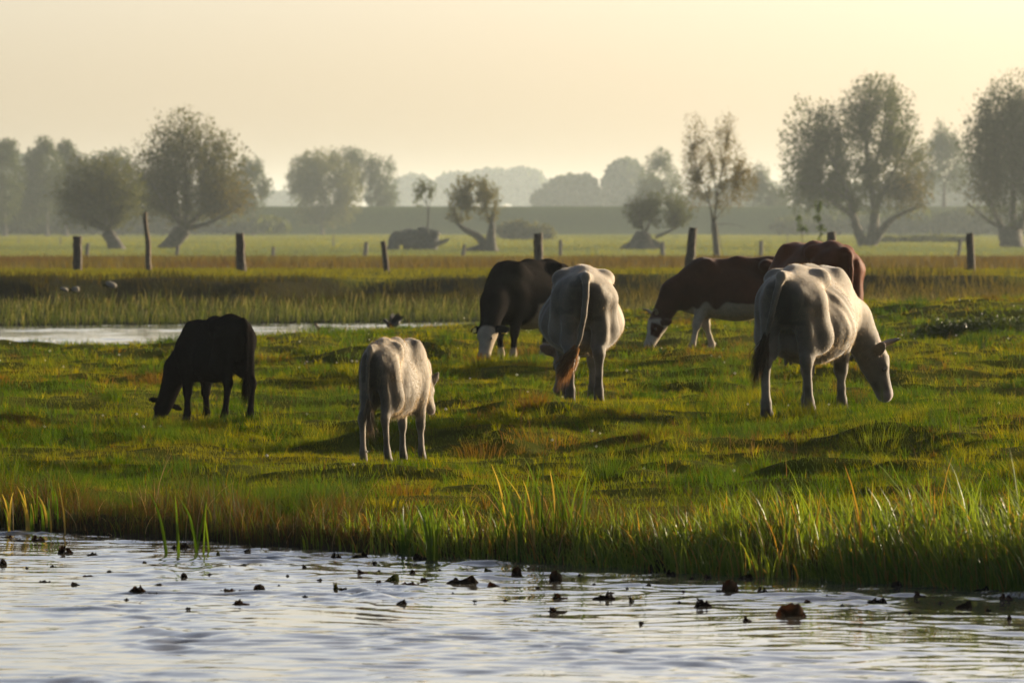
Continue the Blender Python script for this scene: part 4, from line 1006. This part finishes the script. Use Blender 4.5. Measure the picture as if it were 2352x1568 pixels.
# ---- fence posts -------------------------------------------------------------------------
M_wood = attr_mat('weathered_wood', rough=.9, spec=.1, nscale=9, lo=.55, hi=1.3, bump=.8, bscale=18)
def post(name, label, cat, group, d, pts, w0, w1, seed, square=False, col=(.05, .04, .03)):
    """pts from foot to head in photo coordinates"""
    x0 = wx(pts[0][0], d); z0 = float(terrain(x0, d, True)); m = d / F
    p = np.array([[(a - pts[0][0]) * m, 0, (pts[0][1] - b) * m] for a, b in pts])
    k = 9; tt = np.linspace(0, 1, k); pi = np.stack([np.interp(tt, np.linspace(0, 1, len(p)), p[:, c]) for c in range(3)], 1); pi[0, 2] = -.3
    pi[:, 2] += (wz(pts[0][1], d) - z0) * tt if abs(wz(pts[0][1], d) - z0) < .6 else 0
    g = np.random.default_rng(seed); pi[1:-1, 0] += g.normal(0, .008, k - 2)
    r = (w0 + (w1 - w0) * tt) * .5 * m
    pi = np.vstack([pi, pi[-1] + (pi[-1] - pi[-2]) * .03]); r = np.append(r, r[-1] * .8)
    vv, ff = tube(pi, r, 8, .09, seed=seed)
    b = Bag(); b.add(vv, ff, col); o = b.build(name, M_wood, smooth=False); o.location = (x0, d, z0)
    tag(o, label, cat, group)
PG = 'thick old fence posts along the far bank'
for px, pts, w0, w1, lab in (
    (178, [(178, 624), (178, 543)], 22, 21, 'thick square cut fence post, first from the left edge'),
    (553, [(556, 627), (552, 590), (551, 536)], 25, 20, 'thick fence post tapering towards its foot, right of the large leaning willow'),
    (883, [(888, 625), (884, 590), (879, 554)], 15, 11, 'slender fence post leaning to the left, in front of the fallen log'),
    (1236, [(1238, 626), (1237, 580), (1236, 536)], 22, 20, 'upright fence post rising behind the black and white cow'),
    (1586, [(1583, 626), (1587, 570), (1592, 523)], 24, 19, 'tall fence post leaning to the right, next to the slim young tree'),
    (1909, [(1911, 626), (1910, 580), (1909, 533)], 22, 20, 'fence post whose top shows above the reddish brown cow'),
    (2229, [(2231, 627), (2229, 590), (2228, 536)], 20, 18, 'fence post standing alone at the far right')):
    post('fence_post', lab, 'fence post', PG, 178, pts, w0, w1, px)
post('crooked_stake', 'tall thin crooked stake in front of the large leaning willow', 'stake', None, 179, [(343, 623), (341, 600), (340, 560), (336, 530), (333, 488)], 15, 9, 5, col=(.10, .075, .05))
SG = 'small posts of the farther fence'
for px, pts, w, lab in (
    (201, [(199, 589), (202, 559)], 10, 'short far post just right of the first thick fence post'),
    (407, [(407, 588), (408, 562)], 9, 'short far post under the crown of the large leaning willow'),
    (627, [(627, 588), (628, 567)], 9, 'short far post right of the tapering thick post'),
    (840, [(838, 588), (842, 556)], 10, 'short far post just left of the slender leaning post'),
    (1065, [(1063, 587), (1067, 562)], 9, 'short far post at the roots of the twisted willow'),
    (1287, [(1287, 586), (1288, 551)], 8, 'short far post right of the post behind the black and white cow'),
    (1522, [(1522, 582), (1522, 556)], 10, 'short far post beside the mound shaped stump'),
    (1748, [(1748, 583), (1748, 553)], 10, 'short far post right of the slim young tree'),
    (2204, [(2201, 580), (2207, 549)], 8, 'short far post leaning right, beside the lone post at the far right')):
    post('far_post', lab, 'fence post', SG, gdepth(587), pts, w, w * .9, px + 1, col=(.06, .055, .05))
TG = 'thin stakes in the far meadow'
for px, y0, y1, lab in ((1808, 575, 537, 'thin far stake left of the two leafy saplings'), (765, 566, 536, 'thin far stake below the pale weeping tree'), (42, 562, 541, 'thin far stake near the left edge of the picture'),
                        (2000, 570, 549, 'thin far stake at the foot of the largest willow'), (138, 564, 545, 'thin far stake left of the first thick post')):
    post('thin_stake', lab, 'stake', TG, gdepth(y0), [(px, y0), (px + 1, y1)], 3.2, 2.6, px + 2, col=(.07, .065, .055))
# saplings beside the fence
for px, top, crown, n, lab, sd_ in ((1842, 488, [(1834, 497, 8, 12), (1838, 517, 8, 9), (1851, 521, 6, 7)], 110, 'shorter thin leafy sapling by the fence, the left one of two', 41),
                                    (1884, 458, [(1879, 471, 9, 15), (1875, 493, 10, 11), (1890, 519, 9, 9), (1884, 545, 7, 14), (1880, 510, 8, 16)], 300, 'taller thin leafy sapling by the fence, next to the post top', 42)):
    tree(lab, px, 600, [([(px + 3, 602), (px + 2, 560), (px - 1, 520), (px - 5, top + 10)], 3.4, 1.2)], crown, [(px + 2, 550), (px, 525), (px - 3, 500)], n, .13, d=gdepth(604), name='sapling', cat='sapling', group='leafy saplings by the fence', ntwig=22, cols=((.04, .075, .014), (.07, .11, .02)), seed=sd_, clump=(1, .1), twr=.004, elong=1.5, edge=.3)

# ---- stones and water birds -----------------------------------------------------------------
M_stone = attr_mat('pale_stone', rough=.85, spec=.2, nscale=6, lo=.8, hi=1.15, bump=.4, bscale=12)
for px, py, w_, h_, rot, lab, sd_ in ((147, 668, 20, 8, -12, 'pale stone on the far bank, left one of a pair', 1), (172, 671, 21, 12, 8, 'pale pinkish stone on the far bank, right one of a pair', 2), (256, 657, 26, 13, -22, 'larger pale stone lying alone on the far bank', 3)):
    d = 152; m = d / F
    a1 = np.linspace(0, np.pi, 9); a2 = np.linspace(0, 2 * np.pi, 14, endpoint=False)
    S = np.array([[math.sin(i) * math.cos(j), math.sin(i) * math.sin(j), math.cos(i)] for i in a1 for j in a2])
    S = S * (1 + .35 * (vnoise3(S * 1.7 + sd_ * 9)[:, None] - .5)) * np.array([w_ * m * .5, w_ * m * .4, h_ * m * .55])
    q = np.array([[i * 14 + j, i * 14 + (j + 1) % 14, (i + 1) * 14 + (j + 1) % 14, (i + 1) * 14 + j] for i in range(8) for j in range(14)])
    o = obj('stone', S, q, M_stone, colors=np.broadcast_to(np.array([.13, .115, .09]), S.shape)); x0 = wx(px, d)
    o.location = (x0, d, wz(py, d)); o.rotation_euler = (0, R(-rot), 0)
    for yy in np.arange(138, 162, .25):                       # rest it on the slope where the sight line meets the ground
        if float(terrain(wx(px, yy), yy)) >= wz(py + h_ * .4, yy): o.location = (wx(px, yy), yy, float(terrain(wx(px, yy), yy)) + h_ * yy / F * .35); break
    tag(o, lab, 'stone', 'pale stones on the far bank')
M_feather = attr_mat('plumage', rough=.7, spec=.2, nscale=25, lo=.6, hi=1.3); M_bill = attr_mat('bill', rough=.4, spec=.3, lo=1, hi=1)
def bird(name, label, px, py, d, heading, col, scale, pitch=0, wing=False):
    root = empty(name, (wx(px, d), d, wz(py, d)), R(heading)); root.scale = (scale,) * 3; root.rotation_euler = (0, R(-pitch), R(heading)); tag(root, label, 'duck')
    f = Field((-.3, -.14, -.12), (.34, .14, .34), .009)
    f.ell((0, 0, .06), (.17, .085, .085), .02); f.cone((-.12, 0, .09), (-.24, 0, .13), .05, .012, .03)
    f.cone((.11, 0, .08), (.17, 0, .18), .05, .034, .03); f.ell((.195, 0, .205), (.048, .036, .036), .02)
    V, Q = f.mesh(); C = base(V, col, .25, 22); obj('body', V, Q, M_feather, root, C)
    b = Bag(); vv, ff = tube([(.225, 0, .205), (.26, 0, .196), (.295, 0, .192)], [.018, .015, .012], 8); vv[:, 2] = .198 + (vv[:, 2] - .198) * .55; b.add(vv, ff, (.13, .08, .02)); b.build('bill', M_bill, root)
    for sy in (-1, 1):
        b = Bag(); n = 7
        for k in range(n):
            t = k / (n - 1)
            if wing: a = np.array([.06 - .10 * t, sy * .06, .12]); e = np.array([-.12 - .16 * t, sy * (.10 + .10 * (1 - t)), .34 - .16 * t])
            else: a = np.array([.07 - .02 * t, sy * .078, .10 - .035 * t]); e = np.array([-.20 + .07 * t, sy * .05, .115 - .05 * t])
            s = unit(np.cross(e - a, (0, sy, 0.2))) * .022; o_ = np.array([0, sy * .004 * k, 0])
            b.add(np.array([a - s, a + s, (a + e) / 2 + s * 1.2, e, (a + e) / 2 - s * 1.2]) + o_, [np.array([[0, 1, 2, 4]]), np.array([[4, 2, 3]])], np.array(col) * (.7 + .1 * k))
        b.build('wing', M_feather, root)
bird('duck', 'brown duck resting at the water edge behind the pale calf, facing left', 742, 764, 103, 172, (.10, .065, .035), .62)
bird('duck', 'dark duck with lifted wings and tail at the edge of the creek', 905, 750, 106, 200, (.014, .013, .012), .68, pitch=-14, wing=True)

# ---- reed clumps one can count ------------------------------------------------------------------
def ribbon(pts, w, col, tip, b, g):
    P = np.array(pts, float); t5 = np.linspace(0, 1, 8); pi = np.stack([np.interp(t5, np.linspace(0, 1, len(P)), P[:, c]) for c in range(3)], 1)
    for _ in range(2): pi[1:-1] = pi[1:-1] * .5 + .25 * (pi[:-2] + pi[2:])
    a = g.normal(0, .5); s = np.array([math.cos(a), math.sin(a), 0]); f_ = np.array([-math.sin(a), math.cos(a), 0])
    hw = (w * .5 * np.minimum(1, 1.15 * (1 - t5) ** .55))[:, None] + .0006
    V = np.stack([pi - s * hw, pi + f_ * hw * .35, pi + s * hw], 1).reshape(-1, 3)
    q = np.array([[3 * i + j, 3 * i + j + 1, 3 * i + j + 4, 3 * i + j + 3] for i in range(7) for j in (0, 1)])
    C = np.repeat(np.array(col)[None] * (1 - t5[:, None] ** 3) + np.array(tip)[None] * t5[:, None] ** 3, 3, 0)
    b.add(V, q, C)
def clump(name, label, cat, blist, group, dry=0.0, seed=0, wpx=5):
    """blist: photo points from foot to tip for each blade"""
    g = np.random.default_rng(seed); b = Bag()
    d0 = dwater(blist[0][0][1]); x0 = wx(blist[0][0][0], d0)
    for bl in blist:
        d = dwater(bl[0][1]); pts = [(wx(a, d) - x0, d - d0 + g.normal(0, .04) * (i > 0), wz(c, d)) for i, (a, c) in enumerate(bl)]; pts[0] = (pts[0][0], pts[0][1], -.08)
        v = g.random(); col = np.array([.022, .052, .007]) * (1 - v) + np.array([.055, .085, .012]) * v
        if g.random() < dry: col = np.array([.20, .14, .07])
        ribbon(pts, wpx * d / F * g.uniform(.7, 1.3), col, col * 1.3 + .02, b, g)
    o = b.build(name, M_reed); o.location = (x0, d0, 0); tag(o, label, cat, group)
RG = 'clumps of reed in the shallow water'
clump('reed_clump', 'six green reed blades standing in open water off the left bank', 'reeds', [[(385, 1269), (372, 1205), (358, 1160), (343, 1128)], [(411, 1271), (406, 1200), (402, 1138)], [(447, 1268), (462, 1200), (472, 1160), (476, 1133)], [(455, 1268), (447, 1210), (432, 1170), (412, 1146)], [(466, 1268), (470, 1210), (474, 1150)], [(481, 1267), (476, 1230), (471, 1190)]], RG, seed=1, wpx=6)
def rnd_blades(n, b0, b1, y0, h0, h1, seed, lean=.16, yv=8):
    g = np.random.default_rng(seed); out = []
    for _ in range(n):
        x = g.uniform(b0, b1); y = y0 + g.uniform(-yv, yv); hh = h0 + (h1 - h0) * g.random() ** 1.3; l = g.normal(-.04, lean)
        out.append([(x, y), (x + l * hh * .25, y - hh * .45), (x + l * hh * .6, y - hh * .78), (x + l * hh * 1.15, y - hh)])
    return out
clump('reed_clump', 'tallest reed clump, in the middle of the near bank with pale bent blades', 'reeds', rnd_blades(70, 1150, 1335, 1283, 90, 215, 2) + [[(1190, 1284), (1180, 1180), (1160, 1110), (1140, 1062)], [(1240, 1284), (1246, 1150), (1249, 1018)], [(1265, 1284), (1245, 1160), (1222, 1080), (1205, 1052)], [(1300, 1284), (1318, 1190), (1336, 1130), (1347, 1106)], [(1325, 1284), (1340, 1220), (1355, 1195), (1368, 1188)], [(1275, 1284), (1300, 1160), (1298, 1110), (1265, 1085)], [(1220, 1284), (1228, 1150), (1240, 1070)], [(1285, 1284), (1296, 1150), (1308, 1080)]], RG, dry=.12, seed=2, wpx=4.6)
clump('reed_clump', 'narrow reed clump at the bank, left of the tallest clump', 'reeds', rnd_blades(16, 985, 1005, 1284, 80, 150, 3, .2, 4) + [[(998, 1284), (985, 1220), (968, 1170), (950, 1146)]], RG, dry=.1, seed=3, wpx=6)
clump('reed_clump', 'sparse reed clump with leaning blades below the standing pale calf', 'reeds', rnd_blades(11, 918, 932, 1272, 60, 130, 4, .25, 4), RG, dry=.2, seed=4, wpx=5)
clump('reed_clump', 'pale tipped reed clump at the left edge of the near bank', 'reeds', rnd_blades(26, 18, 135, 1218, 55, 115, 5, .12, 5), RG, dry=.35, seed=5, wpx=4.5)
clump('dry_reed', 'single pale dry reed stem leaning over the water by the left reed clump', 'reed', [[(150, 1228), (145, 1180), (136, 1106)]], None, dry=1, seed=6, wpx=4)

# ---- weeds in the pasture ----------------------------------------------------------------------------
M_weed = leaf_mat('weed_leaf', transl=.35, rough=.4, spec=.35, ttint=(1.3, 1.25, .4))
def weed(name, label, cat, px, py, wpx, hpx, n, seed, leaf=.05, col=((.035, .06, .012), (.075, .10, .018)), group=None):
    g = np.random.default_rng(seed)
    for yy in np.arange(47, 112, .25):
        if float(terrain(wx(px, yy), yy)) >= wz(py, yy): break
    m = yy / F; x0 = wx(px, yy)
    v = g.normal(0, 1, (n, 3)); v /= np.linalg.norm(v, axis=1)[:, None]; r = g.random(n)[:, None] ** .4
    p = v * r * np.array([wpx * m * .5, wpx * m * .3, hpx * m]); p[:, 2] = np.abs(p[:, 2]); p = p * (1 + .5 * (vnoise3(p * 3 + seed)[:, None] - .5)); p[:, 2] *= .35 + 1.0 * vnoise(p[:, 0] * 5, p[:, 1] * 5 + seed) ** 1.2
    p[:, 2] += terrain(x0 + p[:, 0], yy + p[:, 1]) - float(terrain(x0, yy))
    a = g.normal(0, 1, (n, 3)) + np.array([0, 0, .7]); a /= np.linalg.norm(a, axis=1)[:, None]; s = np.cross(a, g.normal(0, 1, (n, 3))); s /= np.linalg.norm(s, axis=1)[:, None]
    z = leaf * (.6 + .8 * g.random((n, 1)))
    q = np.stack([p - a * z, p + s * z * .4, p + a * z, p - s * z * .4], 1).reshape(-1, 3)
    o = obj(name, q, np.arange(n * 4).reshape(-1, 4), M_weed, colors=np.repeat(mixc(col[0], col[1], g.random(n)), 4, 0), smooth=False)
    o.location = (x0, yy, float(terrain(x0, yy))); tag(o, label, cat, group)
weed('nettle_patch', 'wide dark patch of tall weeds on the rise at the far right', 'weeds', 2235, 776, 290, 62, 4200, 51, .040)
def dock(label, px, py, hpx, seed, n=6):
    g = np.random.default_rng(seed)
    for yy in np.arange(46, 112, .25):
        if float(terrain(wx(px, yy), yy)) >= wz(py, yy): break
    m = yy / F; b = Bag()
    for i in range(n):
        a = g.uniform(0, 6.28); out = np.array([math.cos(a), math.sin(a) * .7, 0]); Hh = hpx * m * g.uniform(.6, 1.1); t = np.linspace(0, 1, 7)
        mid = out[None] * (Hh * .7 * t ** 1.3)[:, None] + np.array([0, 0, 1])[None] * (Hh * (t - .35 * t ** 3))[:, None]
        s = np.array([-math.sin(a), math.cos(a), 0]); wd = (Hh * .16 * np.sin(np.pi * np.clip(t * .9 + .08, 0, 1)))[:, None]
        V = np.stack([mid - s * wd, mid - np.array([0, 0, .01]), mid + s * wd], 1).reshape(-1, 3)
        q = np.array([[3 * k + j, 3 * k + j + 1, 3 * k + j + 4, 3 * k + j + 3] for k in range(6) for j in (0, 1)]); v = g.random()
        b.add(V, q, np.array([.045, .10, .016]) * (1 - v) + np.array([.08, .14, .022]) * v)
    o = b.build('dock_plant', M_weed); x0 = wx(px, yy); o.location = (x0, yy, float(terrain(x0, yy))); tag(o, label, 'dock plant', 'broad leaved docks in the pasture')
dock('broad leaved dock at the creek edge behind the black calf', 372, 796, 16, 61)
dock('single tall dock leaf in the grass right of the lowered pale head', 2207, 888, 30, 62, 2)
dock('dock plant just below the black and white cow', 1078, 905, 22, 63)
dock('dock plant in the grass under the horned brown head', 1520, 816, 24, 64, 5)
dock('dock plant on the rise below the wide weed patch', 2105, 770, 26, 65, 4)
dock('low dock plant behind the standing pale calf', 1010, 800, 18, 66)

# ---- withered lily leaves on the river ---------------------------------------------------------------------
M_lily = leaf_mat('withered_leaf', tint=(1.3, 1.3, 1.3), transl=.22, rough=.75, spec=.05, ttint=(1.4, .9, .4), ior=1.1)
LC = dict(dark=(.010, .007, .005), brown=(.026, .014, .007), orange=(.026, .013, .006), red=(.026, .011, .007), green=(.024, .030, .007))
def lily(px, py, w_, h_, form, colour, lab, seed):
    g = np.random.default_rng(seed); d = dwater(py); m = d / F; W = w_ * m * 1.22; Hh = h_ * m * 1.18; b = Bag(); col = np.array(LC[colour])
    def sheet(cx, w1, h1, prof, bow, lean):
        uu = np.linspace(-1, 1, 17); vv = np.linspace(0, 1, 7); top = np.array([prof(x) for x in uu]); jag = 1 - .22 * g.random(17) * (top > .1)
        V = []
        for j, v in enumerate(vv):
            for i, x in enumerate(uu):
                hh = h1 * top[i] * (jag[i] if v > .8 else 1) * v
                V.append((cx + x * w1 * .5 * (1 - .10 * v) + lean * hh, bow * W * (x * x - .4) + .25 * hh * math.sin(3 * x + seed) + .12 * W * v * v, hh - .004))
        V = np.array(V); V += (vnoise3(V * 60 + seed)[:, None] - .5) * .006
        q = np.array([[j * 17 + i, j * 17 + i + 1, j * 17 + 18 + i, j * 17 + 17 + i] for j in range(6) for i in range(16)])
        sh = (.7 + .6 * g.random((len(V), 1))); b.add(V, q, col[None] * sh)
    # part lying on the water
    a = np.linspace(0, 2 * np.pi, 20, endpoint=False); rr = .42 * W * (.8 + .35 * g.random(20))
    ring = np.stack([np.cos(a) * rr, np.sin(a) * rr * .8, -.004 + .004 * g.random(20)], 1)
    b.add(np.vstack([[0, 0, .012], ring]), np.array([[0, 1 + i, 1 + (i + 1) % 20] for i in range(20)]), col * .8)
    if form == 'dome': sheet(0, W, Hh, lambda x: math.sqrt(max(0, 1 - x * x)) ** .8, .5, 0); sheet(0, W * .8, Hh * .8, lambda x: math.sqrt(max(0, 1 - x * x)), -.4, .1)
    elif form == 'ragged':
        for k in range(4 if w_ > 34 else 3): sheet(g.uniform(-.32, .32) * W, W * g.uniform(.28, .5), Hh * g.uniform(.5, 1.05), lambda x: max(0, 1 - abs(x) ** 1.4), g.uniform(-.3, .3), g.normal(0, .5))
        sheet(0, W, Hh * .42, lambda x: 1 - x ** 4, .3, 0)
    elif form == 'flat': sheet(0, W, Hh, lambda x: .55 + .45 * math.sin(7 * x + seed) * (1 - x ** 4), .25, 0)
    elif form == 'half': s_ = 1 if seed % 2 else -1; sheet(0, W, Hh, lambda x: max(0, (1 - s_ * x) * .5) ** .7 * (1 - x ** 8), .3, 0)
    elif form == 'curl':
        sheet(-.28 * W, W * .42, Hh, lambda x: math.sqrt(max(0, 1 - x * x)), .3, .2); sheet(.25 * W, W * .5, Hh * .7, lambda x: math.sqrt(max(0, 1 - x * x)), -.3, -.2)
    else: sheet(0, W, Hh, lambda x: .3 + .7 * max(0, 1 - abs(x + .4) * 2), .3, 0); sheet(-.2 * W, W * .3, Hh, lambda x: 1 - x ** 2, .2, -.3)
    o = b.build('withered_leaf', M_lily); o.location = (wx(px, d), d, float(near_waves(np.array([[wx(px, d)]]), np.array([[d]]))[0, 0])); o.rotation_euler = (0, 0, g.normal(0, .25))
    tag(o, lab, 'lily leaf', 'tiny leaf flecks on the river' if lab.startswith('tiny dark fleck') else 'withered lily leaves on the river')
LILY = [
 (14, 1234, 27, 10, 'ragged', 'brown', 'ragged brown leaf at the left edge, close under the bank'), (44, 1242, 15, 7, 'flat', 'brown', 'small flat brown leaf left of the curled brown one under the left bank'),
 (87, 1241, 27, 14, 'curl', 'brown', 'curled brown leaf under the bank by the left reed clump'), (118, 1226, 20, 8, 'flat', 'dark', 'dark leaf tucked against the bank beneath the left reed clump'),
 (152, 1271, 31, 18, 'curl', 'dark', 'pair of upright dark flaps left of the long low leaf near the bank'), (213, 1275, 29, 8, 'ragged', 'dark', 'long low dark leaf between the upright pair and the six reed blades'),
 (5, 1298, 16, 16, 'dome', 'dark', 'dark leaf cut by the left edge of the picture'), (204, 1323, 30, 6, 'flat', 'orange', 'thin flat rusty leaf in the left part of the water'),
 (100, 1336, 26, 7, 'flat', 'dark', 'thin dark leaf low on the water at the far left'), (172, 1343, 25, 11, 'half', 'dark', 'dark wedge shaped leaf below the thin flat rusty leaf'),
 (314, 1361, 39, 17, 'ragged', 'brown', 'large ragged brown leaf with jagged top at the left'), (353, 1363, 24, 11, 'ragged', 'dark', 'smaller jagged leaf touching the large ragged one at the left'),
 (365, 1345, 17, 6, 'flat', 'brown', 'tiny flat leaf above the large ragged leaf at the left'), (421, 1327, 15, 12, 'dome', 'dark', 'single small upright leaf below the six reed blades'),
 (414, 1260, 44, 15, 'ragged', 'dark', 'dark leaf heap floating at the feet of the six reed blades'), (500, 1276, 9, 9, 'dome', 'green', 'tiny greenish leaf tip just right of the six reed blades'),
 (568, 1270, 17, 7, 'half', 'dark', 'small dark leaf near the bank below the black calf'), (522, 1357, 30, 8, 'flat', 'orange', 'flat orange leaf, left one of two beside a dark dome'),
 (556, 1358, 22, 7, 'flat', 'orange', 'flat orange leaf touching the dark dome beside it'), (595, 1354, 25, 16, 'dome', 'dark', 'dark dome shaped leaf right of the two flat orange leaves'),
 (554, 1388, 44, 14, 'ragged', 'brown', 'wide ragged leaf below the two flat orange leaves'), (772, 1282, 22, 15, 'curl', 'dark', 'dark curled leaf near the bank, left of the low dark heap'),
 (699, 1302, 12, 9, 'swan', 'dark', 'thin bent leaf stalk alone between bank and open water'), (660, 1325, 10, 5, 'flat', 'dark', 'speck of a leaf alone on open water'),
 (775, 1353, 16, 18, 'swan', 'green', 'upright curled greenish leaf stuck to a small dark one'), (790, 1356, 20, 7, 'flat', 'dark', 'low dark leaf at the foot of an upright greenish curl'),
 (827, 1279, 39, 14, 'ragged', 'dark', 'low dark leaf heap near the bank left of the reed clumps'), (859, 1293, 15, 10, 'ragged', 'dark', 'small ragged leaf just below the low dark heap'),
 (832, 1319, 22, 12, 'swan', 'red', 'reddish curled leaf above the green dome'), (946, 1316, 12, 8, 'dome', 'dark', 'small dark dome under the sparse reed clump'),
 (899, 1336, 31, 21, 'half', 'green', 'green half dome leaf, largest green one on the water'), (871, 1339, 15, 7, 'flat', 'orange', 'small orange leaf left of the green half dome'),
 (943, 1340, 36, 8, 'flat', 'red', 'long low reddish leaf right of the green half dome'), (976, 1333, 20, 11, 'half', 'dark', 'dark leaf touching the upper end of the long reddish leaf'),
 (1062, 1341, 68, 21, 'ragged', 'dark', 'widest ragged leaf with tulip like flaps in mid river'), (1135, 1344, 31, 14, 'half', 'brown', 'brown half dome right of the tulip like leaf'),
 (920, 1388, 24, 14, 'half', 'dark', 'dark blunt leaf below the green half dome, farthest out of its group'), (957, 1287, 15, 14, 'dome', 'dark', 'small dark upright leaf left of the narrow reed clump'),
 (974, 1287, 20, 15, 'ragged', 'dark', 'ragged dark leaf touching the narrow reed clump'), (1120, 1310, 20, 12, 'half', 'green', 'greenish leaf with a trailing edge left of the tall round leaf'),
 (1187, 1321, 23, 23, 'dome', 'dark', 'tall round upright leaf below the tallest reed clump, the left one'), (1275, 1335, 27, 25, 'dome', 'dark', 'tall round upright leaf with a side tip, right of its like'),
 (1287, 1375, 32, 15, 'swan', 'brown', 'swan shaped leaf with one raised end'), (1386, 1377, 56, 23, 'ragged', 'dark', 'wide leaf with mushroom like knobs on top'),
 (1279, 1407, 41, 14, 'swan', 'dark', 'low leaf with a pointed peak, nearest the lens in mid river'), (1475, 1433, 15, 9, 'half', 'dark', 'tiny leaf alone nearest the lens, right of the middle'),
 (1451, 1381, 11, 17, 'swan', 'dark', 'thin hook shaped stalk right of the knobbed leaf'), (1510, 1312, 36, 26, 'dome', 'dark', 'big dark rounded leaf close to the left end of the reed bed'),
 (1541, 1321, 20, 13, 'curl', 'dark', 'cup shaped leaf beside the big dark rounded leaf'), (1403, 1362, 14, 5, 'flat', 'red', 'thin reddish leaf above the knobbed leaf'),
 (1272, 1290, 44, 11, 'ragged', 'dark', 'dark leaf mass at the foot of the tallest reed clump'), (1668, 1311, 34, 15, 'ragged', 'dark', 'dark leaf heap at the edge of the reed bed, left one of two'),
 (1693, 1311, 19, 10, 'curl', 'dark', 'smaller dark leaf heap at the edge of the reed bed'), (1628, 1330, 18, 12, 'half', 'dark', 'dark triangular leaf left of the smooth low dome'),
 (1711, 1328, 32, 14, 'half', 'dark', 'smooth low dark dome below the reed bed'), (1675, 1358, 36, 29, 'dome', 'brown', 'turtle shaped brown leaf with a knob on top'),
 (1654, 1361, 14, 10, 'ragged', 'dark', 'small jagged leaf clinging to the turtle shaped leaf'), (1752, 1358, 21, 16, 'curl', 'dark', 'square upright dark leaf right of the turtle shaped one'),
 (1617, 1395, 42, 25, 'ragged', 'dark', 'large dark leaf with scalloped top below the turtle shaped one'), (1719, 1426, 20, 15, 'swan', 'brown', 'small leaf with an upright stalk left of the big rusty dome'),
 (1824, 1415, 62, 29, 'dome', 'orange', 'big rusty brown ragged dome, largest leaf at the right'), (1854, 1383, 15, 8, 'dome', 'red', 'small reddish dome above the big rusty dome'),
 (2013, 1383, 49, 22, 'ragged', 'dark', 'wide dark leaf with a central peak in front of the reed bed'), (2113, 1372, 24, 17, 'swan', 'brown', 'duck shaped brown leaf in front of the reed bed'),
 (2213, 1397, 38, 20, 'half', 'dark', 'smooth dark half disc leaf at the right'), (2313, 1381, 28, 15, 'curl', 'red', 'rusty red leaf near the right edge of the picture'),
 (2319, 1424, 10, 12, 'dome', 'dark', 'tiny upright leaf nearest the right edge'), (2255, 1357, 34, 14, 'ragged', 'dark', 'dark leaf heap against the reed bed at the far right'),
 (2062, 1348, 24, 14, 'dome', 'dark', 'dark leaf half hidden among the reed feet'), (1571, 1362, 11, 6, 'flat', 'red', 'tiny reddish leaf left of the turtle shaped leaf')]
for i, L_ in enumerate(LILY): lily(*L_, 100 + i)

sg = np.random.default_rng(77)
for px, py in ((250, 1312), (330, 1290), (480, 1322), (560, 1300), (640, 1345), (700, 1372), (735, 1335), (820, 1362), (870, 1310), (1010, 1312), (1040, 1364), (1090, 1382), (1160, 1380), (1235, 1352), (1330, 1320), (1365, 1342), (1440, 1352), (1490, 1345),
               (1560, 1384), (1590, 1330), (1790, 1372), (1900, 1368), (1935, 1390), (2090, 1410), (2160, 1385), (2270, 1402), (60, 1305), (120, 1300), (290, 1376), (430, 1400)):
    lily(px, py, sg.uniform(7, 15), sg.uniform(3, 6), 'flat' if sg.random() < .7 else 'half', 'dark', 'tiny dark fleck of withered leaf floating between the larger leaves', int(px))
